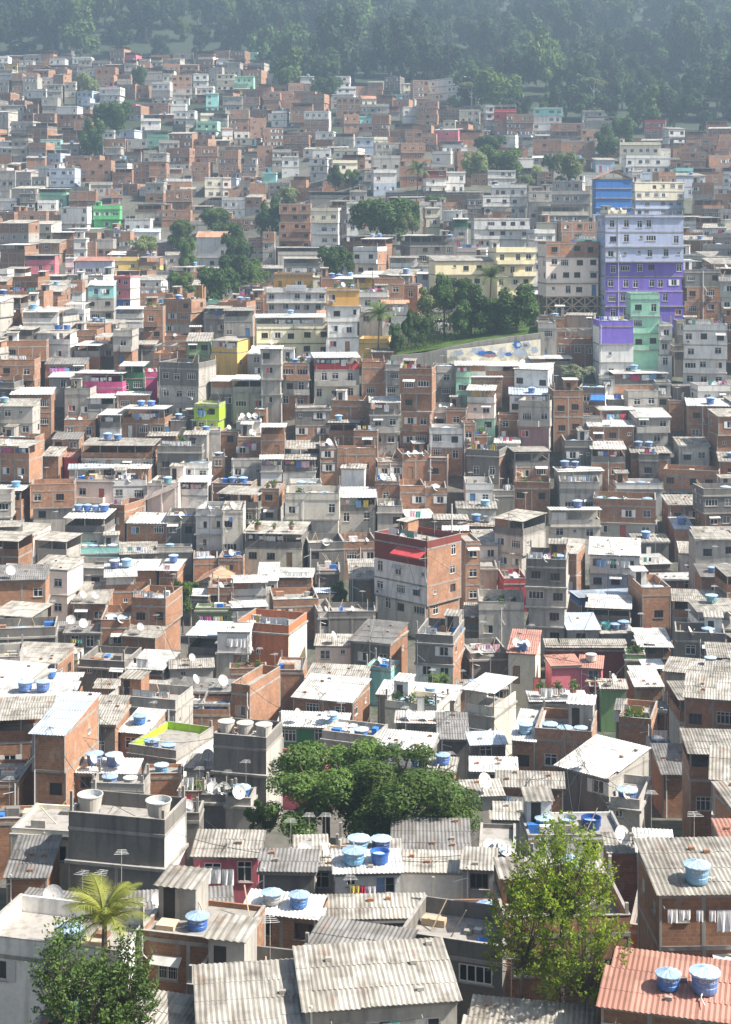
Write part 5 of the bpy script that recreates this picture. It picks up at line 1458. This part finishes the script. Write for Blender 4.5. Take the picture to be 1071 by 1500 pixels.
def crown_of(k, hi):
    mat = {'d': 'leaf_d', 'b': 'leaf_b', 'k': 'leaf_k', 'm': 'leaf_m', 'p': 'leaf_p', 'f': 'leaf_f', 'y': 'leaf_y'}[k]; key = (k, hi, TR_R.randrange(3) if hi < 2 else TR_R.random())
    if key not in CR:
        sd = hash((k, hi)) % 9999 if 0 else (ord(k) * 31 + hi * 7 + len(CR) * 13)
        CR[key] = crown(sd, [14, 16, 34][hi], [3000, 6000, 32000][hi], [.09, .07, .028][hi], mat)
    return CR[key]
TR_R = random.Random(4)
def trunk_mesh(seed, limbs=4):
    rd = random.Random(seed); m = MB(); m.bar((0, 0, -1.2), (0, 0, .0), .06, 'bark', 8, .045); top = Vector((0, 0, 0))
    for k in range(limbs):
        a = 2 * PI * k / limbs + rd.uniform(-.4, .4); p = top + Vector((.3 * math.cos(a), .3 * math.sin(a), rd.uniform(.3, .5))); q = p + Vector((.3 * math.cos(a + .3), .3 * math.sin(a + .3), rd.uniform(.2, .4)))
        m.bar(top - Vector((0, 0, .1)), p, .035, 'bark', 6, .022); m.bar(p, q, .022, 'bark', 5, .008)
        m.bar(p, p + Vector((.12 * math.cos(a - 1), .12 * math.sin(a - 1), .35)), .018, 'bark', 5, .006)
    return m.mesh('trunk')
TRUNKS = [trunk_mesh(s, 4 + s % 2) for s in range(3)]
NT = []
def tree(px, py, wpx, hpx, label, k, hi=None, kind=None, D=None, gap=.22):
    D = D or solve(px, py); s = F / D; w, hh = wpx / s / 2, hpx / s; base = at(px, py, D)
    o = add('tree' if hi != 0 or kind is None else 'forest_tree', None, None, base); hi = hi if hi is not None else (1 if s > 4.5 else 0)
    rz = hh * (1 - gap) / 2; cz = hh - rz
    add('crown', crown_of(k, hi), o, (0, 0, cz), (0, 0, TR_R.uniform(0, 6.28)), (w * 1.02, w * TR_R.uniform(.75, .95), rz * 1.05))
    add('trunk', TRUNKS[TR_R.randrange(3)], o, (0, 0, cz * .8), (0, 0, TR_R.uniform(0, 6)), (w, w, max(rz, cz)))
    if label: tag(o, label, 'tree')
    else: THINGS.append(dict(o=o, kind=kind, host=None, cat='tree', group='trees of the forest above the houses', px=px, py=py - hpx * .6))
    return o
for t in TREES:
    kd, px, py, w, hh, lab, k = t
    tree(px, py + (8 if kd == 'round' else 0), w * 1.12, hh * (.96 if poly_in(px, py - 4, PARK) else 1.08) + (8 if kd == 'round' else 0), lab, 'b' if kd == 'broad' else k, 2 if kd == 'broad' else 1, gap=.02)
# the forest over the last houses
FTONES = ['k', 'k', 'k', 'd', 'k', 'd', 'm']
fr = random.Random(17)
FT = []
Y = 600.0
while Y < 1075:
    s = F / Y; px = -70 + fr.uniform(0, 30)
    while px < 1150:
        X = (px - CX) / s; z = ground(X, Y); _, py = proj((X, Y, z))
        if py < edge(px) + 2 and py > -25:
            w = fr.choice([fr.uniform(26, 44), fr.uniform(40, 66), fr.uniform(60, 88)]); k = fr.choice(FTONES); hh = w * fr.uniform(.8, 1.35)
            FT.append((px, py, w, hh, k, Y))
        px += fr.uniform(.55, .95) * w if 0 else fr.uniform(34, 64)
    Y += 27
print('forest', len(FT))
for px, py, w, hh, k, Y in FT:
    tree(px, py + 6, w, hh + 6, None, k, 0, {'k': 'dark forest tree', 'd': 'mid green forest tree', 'm': 'light green forest tree'}[k], Y, gap=.04)
# two slender pale trunked trees that stand clear of the forest
for px, py, hh, lab in ((870, 172, 60, 'tall slender forest tree with bare pale trunk and flat top'), (691, 168, 48, 'slim pale forest tree with feathery top left of the red house')):
    D = solve(px, py) - 6; s = F / D; o = add('tree', None, None, at(px, py, D)); H_ = hh / s; m = MB()
    m.bar((0, 0, -2), (0, 0, H_ * .62), .35, 'pvc', 7, .2)
    for a in (0, 1.6, 3.3, 4.8): m.bar((0, 0, H_ * .6), (2.6 * math.cos(a), 2.6 * math.sin(a), H_ * .88), .16, 'pvc', 5, .06)
    add('trunk', m.mesh('pale_trunk'), o); add('crown', crown_of('p', 0), o, (0, 0, H_ * .88), scale=(5.4, 4.6, 1.9)); tag(o, lab, 'tree')
# ---- palms
def frond_mesh(mat, L=1.0, n=34, droop=.9):
    m = MB(); rd = random.Random(6); P = []
    for k in range(n + 1):
        t = k / n; P.append(Vector((L * t * (1 - .18 * t * t), 0, L * (.42 * t - droop * t * t * .75))))
    for k in range(n):
        m.bar(P[k], P[k + 1], .016 * (1 - k / n) + .004, mat, 3)
        t = k / n; ll = L * .34 * math.sin(PI * min(1, .12 + t * .88)) + .04
        for sd in (-1, 1):
            d = (P[k + 1] - P[k]).normalized(); q = (Vector((0, sd, 0)) * .85 + d * .6 + Vector((0, 0, -.35 + rd.uniform(-.15, .15)))).normalized() * ll
            wv = d * .011 * L; m.face([P[k] - wv, P[k] + wv, P[k] + q], mat, [(rd.random(), rd.random())] * 3)
    return m.mesh('frond_' + mat)
def palm(px, py, hpx, rpx, label, mat, n=20, D=None, base_only=False):
    D = D or solve(px, py); s = F / D; o = add('palm_tree', None, None, at(px, py, D)); H_ = (hpx - rpx * .55) / s; r = rpx / s
    m = MB(); p = Vector((0, 0, -2))
    for k in range(8):
        q = Vector((.05 * H_ * math.sin(k / 5), 0, -2 + (H_ + 2) * (k + 1) / 8)); m.bar(p, q, .2 - .008 * k, 'bark', 8, .19 - .008 * k); p = q
    add('trunk', m.mesh('palm_trunk'), o)
    me = PALM.setdefault(mat, frond_mesh(mat)); rd = random.Random(int(px))
    for k in range(n):
        el = rd.uniform(-1.0, .25) if k % 3 else rd.uniform(-1.2, -.7)
        add('frond', me, o, p, (0, el, 2.4 * k + rd.uniform(-.2, .2)), (r * rd.uniform(.85, 1.1),) * 3)
    tag(o, label, 'palm tree')
PALM = {}
palm(610, 300, 64, 24, 'lone palm in front of the white roofs, right of the cream planted house', 'leaf_palm')
palm(717, 456, 66, 29, 'tall palm rising from the dark park trees', 'leaf_palm', D=292)
palm(553, 522, 78, 33, 'coconut palm in front of the ochre banded building', 'leaf_palm')
palm(272, 392, 36, 14, 'small palm shrub in front of the clay tile house', 'leaf_palm', 12)
palm(150, 1420, 116, 88, 'golden fronded palm in front of the dark concrete house', 'leaf_gold', 26, D=84)
palm(645, 1022, 34, 18, 'small fan of palm fronds below the black ledge house', 'leaf_palm', 12)
# ---- the shiny leaved bush close to the camera
def bush(px0, px1, py0, py1, D, label, seed, n, mat='leaf_s'):
    rd = random.Random(seed); s = F / D; base = at((px0 + px1) / 2, py1 - 4, D); o = add('leafy_bush', None, None, base); W, H_ = (px1 - px0) / s, (py1 - py0) / s
    br, lf = MB(), MB(); root = Vector((0, 0, -6)); br.bar(root, (0, 0, .1), .14, 'bark', 7, .1)
    for k in range(n):
        a = rd.uniform(0, 2 * PI); t = rd.random() ** .6; tip = Vector((W * .5 * math.cos(a) * t, W * .38 * math.sin(a) * t, H_ * rd.uniform(0, 1.0) * (1 - .5 * t * t)))
        mid = tip * .5 + Vector((0, 0, -.2)); br.bar((0, 0, 0), mid, .035, 'bark', 4, .02); br.bar(mid, tip, .02, 'bark', 4, .008)
        for q in range(rd.randint(20, 30)):
            f = rd.uniform(.55, 1.06); p = mid.lerp(tip, f) + Vector((rd.gauss(0, .10), rd.gauss(0, .10), rd.gauss(0, .08)))
            d = (Vector((rd.gauss(0, 1), rd.gauss(0, 1), .55 + rd.gauss(0, .5)))).normalized(); L = rd.uniform(.15, .27); sdv = d.orthogonal().normalized(); sdv.rotate(Matrix.Rotation(rd.uniform(0, 6.28), 3, d)); w = L * .26
            e = p + d * L; c1 = p + d * L * .5; fold = d.cross(sdv) * L * .10; uv = [(rd.random(), rd.random())] * 4
            lf.face([p, c1 + sdv * w + fold, e, c1], mat, uv); lf.face([p, c1, e, c1 - sdv * w + fold], mat, uv)
    add('branches', br.mesh('bush_branches'), o); add('foliage', lf.mesh('bush_foliage'), o); tag(o, label, 'bush')
for q, (a, b, c_, d_) in enumerate(((40, 150, 1330, 1500), (130, 235, 1345, 1510), (60, 200, 1400, 1540))):
    bush(a, b, c_, d_, 77 - q, ['leafy shrub under the golden fronded palm', 'leafy shrub nearer the low pink house, under the palm', 'lowest leafy shrub under the golden fronded palm'][q], 20 + q, 150, 'leaf_m')
bush(738, 908, 1190, 1345, 80, 'bright shiny leaved bush closest to the camera', 3, 210)
bush(700, 830, 1262, 1420, 79, 'lower shiny leaved bush beneath the closest one', 5, 120)
bush(780, 930, 1290, 1460, 78, 'thick shiny leaved bush under the posted shed', 6, 150)
# ---------------------------------------------------------------- labels that single each thing out
ORD = 'first second third fourth fifth sixth seventh eighth ninth tenth eleventh twelfth thirteenth fourteenth fifteenth sixteenth seventeenth eighteenth nineteenth twentieth'.split()
def ordinal(n):
    if n < 20: return ORD[n]
    t = ['twenty', 'thirty', 'forty', 'fifty', 'sixty', 'seventy', 'eighty', 'ninety'][(n + 1) // 10 - 2]
    return {2: 'twentieth', 3: 'thirtieth', 4: 'fortieth'}.get((n + 1) // 10, t) if (n + 1) % 10 == 0 else t + '-' + ORD[(n + 1) % 10 - 1]
LM = [(h['short'], (h['x0'] + h['x1']) / 2, (h['y0'] + h['y1']) / 2) for h in HOUSES if h['short']]
LM += [('the lone palm', 610, 258), ('the coconut palm', 553, 480), ('the great dark trees', 535, 1170)]
def direction(dx, dy):
    a = math.degrees(math.atan2(-dy, dx)) % 360
    return ['right of', 'up right from', 'above', 'up left from', 'left of', 'down left from', 'below', 'down right from'][int((a + 22.5) // 45) % 8]
def nearest(px, py, skip=None):
    return min((l for l in LM if l[0] != skip), key=lambda l: math.hypot(l[1] - px, (l[2] - py) * 1.2))
def paint_words(h):
    m = h['mats']; u = []
    for c in m:
        if c not in u: u.append(c)
    if u == ['b']: return 'bare brick'
    if len(u) == 1: return CNAME[u[0]]
    if 'b' in u:
        o = [c for c in u if c != 'b'][0]; return 'brick and ' + CNAME[o].split()[0]
    return CNAME[u[0]].split()[-1 if u[0] not in 'gks' else 0] + ' and ' + CNAME[u[1]].split()[-1 if u[1] not in 'gks' else 0]
ROOFW = {'f': 'flat slab roof', 'p': 'walled roof terrace', 'c': 'open covered terrace', 's': 'sloping sheet roof', 'k': 'bare concrete roof frame', 'g': 'tiled roof', 'v': 'tiled gable'}
buckets = {}
for h in HOUSES:
    if h['label']: continue
    px, py = (h['x0'] + h['x1']) / 2, (h['y0'] + h['y1']) / 2; l = nearest(px, py); d = direction(px - l[1], py - l[2])
    h['ref'] = (paint_words(h), d, l[0]); buckets.setdefault(h['ref'] + (h['name'] == 'low_shed',), []).append((math.hypot(px - l[1], py - l[2]), h))
for ref, v in buckets.items():
    v.sort(key=lambda q: q[0])
    for i, (_, h) in enumerate(v):
        o = (ordinal(i) + ' ' if len(v) > 1 else ''); b = h['name'] != 'brick_house'
        h['label'] = f"{o}{ref[0]} {'shed' if h['name'] == 'low_shed' else 'house'} {ref[1]} {ref[2]}"
        tail = ', ' + ROOFW[h['roof'][0]]
        if len((h['label'] + tail).split()) <= 15: h['label'] += tail
        h['ownref'] = f"{'' if o else 'the '}{o}{ref[0]} {'shed' if h['name'] == 'low_shed' else 'house'} {ref[1]} {ref[2]}"
CAT = {'low_shed': 'shed', 'brick_house': 'house', 'part_plastered_house': 'house', 'concrete_house': 'house', 'whitewashed_house': 'house', 'painted_house': 'house', 'apartment_building': 'apartment building', 'roofed_shelter': 'shelter'}
GRP = {'low_shed': 'low sheds squeezed between the houses', 'brick_house': 'bare brick houses on the hillside', 'part_plastered_house': 'part plastered brick houses', 'concrete_house': 'grey concrete houses', 'whitewashed_house': 'whitewashed houses', 'painted_house': 'painted houses', 'apartment_building': 'larger apartment buildings'}
for h in HOUSES:
    tag(h['obj'], h['label'], CAT[h['name']], GRP.get(h['name']))
# small things: named by the roof they stand on
def host_ref(h): return h['short'] or h['ownref']
same = {}
for t in THINGS:
    if t['host']: same.setdefault((id(t['host']), t['kind']), []).append(t)
for (_, kind), v in same.items():
    v.sort(key=lambda t: t['x'])
    for i, t in enumerate(v):
        p = '' if len(v) == 1 else (('leftmost ' if i == 0 else 'rightmost ' if i == len(v) - 1 else ('middle ' if len(v) == 3 else ordinal(i) + ' ')))
        lb = f"{p}{kind} on {host_ref(t['host'])}"
        if len(lb.split()) > 16: lb = f"{ordinal(sorted((q['x'] for q in THINGS if q['host'] is t['host'] and q['cat'] == t['cat'])).index(t['x']))} {t['cat'].split()[-1]} on {host_ref(t['host'])}"
        tag(t['o'], lb, t['cat'], t['group'])
bk = {}
for t in THINGS:
    if t['host']: continue
    l = nearest(t['px'], t['py']); d = direction(t['px'] - l[1], t['py'] - l[2]); bk.setdefault((t['kind'], d, l[0]), []).append((math.hypot(t['px'] - l[1], t['py'] - l[2]), t))
for (k, d, l), v in bk.items():
    v.sort(key=lambda q: q[0])
    for i, (_, t) in enumerate(v): tag(t['o'], f"{ordinal(i) + ' ' if len(v) > 1 else ''}{k} {d} {l}", t['cat'], t['group'])
# slack cables between neighbouring roofs
SH = [h for h in HOUSES if h['short'] and h['py'] > 560]
done = set()
for h in SH:
    for g in sorted(SH, key=lambda g: math.hypot(g['px'] - h['px'], g['py'] - h['py']))[1:5]:
        key = tuple(sorted((h['short'], g['short'])))
        if key in done or math.hypot(g['px'] - h['px'], g['py'] - h['py']) > 230: continue
        done.add(key)
        P_ = [q['root'] + Vector((0, .3, q['H'] + .5)) for q in (h, g)]
        wire(P_[0], P_[1], .04 * (P_[0] - P_[1]).length, f"slack black cable between {h['short']} and {g['short']}")
# ---------------------------------------------------------------- ground
xs = [-520 + 20 * i for i in range(53)]; ys = [-40 + 8 * i for i in range(140)]
gm = MB(); idx = []
verts = [(x, y, ground(x, y) - (2.6 if y < 430 else max(.05, 2.6 - (y - 430) * .05))) for y in ys for x in xs]; nx = len(xs)
faces = [(j * nx + i, j * nx + i + 1, (j + 1) * nx + i + 1, (j + 1) * nx + i) for j in range(len(ys) - 1) for i in range(nx - 1)]
def earth():
    m, n, l, b = nt('hillside_earth'); pos = coords(n, l)
    f = ramp(n, l, noise(n, l, pos, .12, 6), .4, .6); c = mixc(n, l, f, (.10, .09, .075), (.05, .06, .035))
    sx = n.new('ShaderNodeSeparateXYZ'); l.new(pos, sx.inputs[0])
    c = mixc(n, l, ramp(n, l, noise(n, l, pos, 1.2, 6), .4, .65, 0, .6), c, (.15, .135, .115)); c = mixc(n, l, ramp(n, l, sx.outputs[2], CAMZ + 18, CAMZ + 40), c, (.022, .036, .016))   # undergrowth where the forest begins
    l.new(c, b.inputs['Base Color']); b.inputs['Roughness'].default_value = .95
    return m
me = bpy.data.meshes.new('ground'); me.from_pydata(verts, [], faces); me.materials.append(earth()); me.update()
tag(add('ground', me), kind='structure')
# ---------------------------------------------------------------- air, light, camera
zs = [v[2] for v in verts]; zlo, zhi = min(zs) - 1, max(max(zs) + 30, CAMZ + 12)
hb = MB(); MATS['haze'] = bpy.data.materials.new('haze'); hm = MATS['haze']; hm.use_nodes = True; hn = hm.node_tree.nodes
for x in list(hn):
    if x.type != 'OUTPUT_MATERIAL': hn.remove(x)
pv = hn.new('ShaderNodeVolumePrincipled'); pv.inputs['Density'].default_value = HAZE; pv.inputs['Color'].default_value = (.60, .80, 1, 1); pv.inputs['Anisotropy'].default_value = .35
hm.node_tree.links.new(pv.outputs[0], hn['Material Output'].inputs['Volume'])
hb.box(-560, -45, zlo, 560, 1105, zhi, 'haze'); hz = add('haze', hb.mesh('haze')); tag(hz, kind='stuff')
sc = bpy.context.scene
w = bpy.data.worlds.new('World'); sc.world = w; w.use_nodes = True; n = w.node_tree.nodes
sky = n.new('ShaderNodeTexSky'); sky.sky_type = 'NISHITA'; sky.sun_disc = False; sky.sun_elevation = math.radians(SUN_EL); sky.sun_rotation = math.radians(SUN_AZ)
sky.air_density = 1.0; sky.dust_density = 2.2; sky.ozone_density = 1.0
tn = mixc(n, w.node_tree.links, 1.0, sky.outputs[0], (1, .96, .89), 'MULTIPLY'); w.node_tree.links.new(tn, n['Background'].inputs[0]); n['Background'].inputs[1].default_value = SKY_S
el, az = math.radians(SUN_EL), math.radians(SUN_AZ)
sd = Vector((math.sin(az) * math.cos(el), math.cos(az) * math.cos(el), math.sin(el)))
L = bpy.data.lights.new('sun', 'SUN'); L.energy = SUN_S; L.angle = math.radians(.53); L.color = (1, .955, .88)
so = bpy.data.objects.new('sun', L); C.objects.link(so); so.rotation_euler = sd.to_track_quat('Z', 'Y').to_euler(); so.location = (0, 0, 300)
cam = bpy.data.cameras.new('camera'); co = bpy.data.objects.new('camera', cam); C.objects.link(co); co.location = (0, 0, CAMZ); co.rotation_euler = (PI / 2, 0, 0)
cam.sensor_fit = 'HORIZONTAL'; cam.sensor_width = 36; cam.lens = F / 1071 * 36; cam.shift_y = -(750 - YH) / 1071; cam.clip_start = .5; cam.clip_end = 4000
sc.camera = co
sc.view_settings.view_transform = 'Standard'; sc.view_settings.look = 'None'; sc.view_settings.exposure = EXPO; sc.view_settings.gamma = 1
cy = sc.cycles; cy.use_denoising = True; cy.max_bounces = 5; cy.diffuse_bounces = 3; cy.glossy_bounces = 2; cy.transmission_bounces = 3; cy.volume_bounces = 0; cy.transparent_max_bounces = 4
cy.volume_step_rate = 1; cy.volume_max_steps = 64; cy.use_adaptive_sampling = True; cy.adaptive_threshold = .02
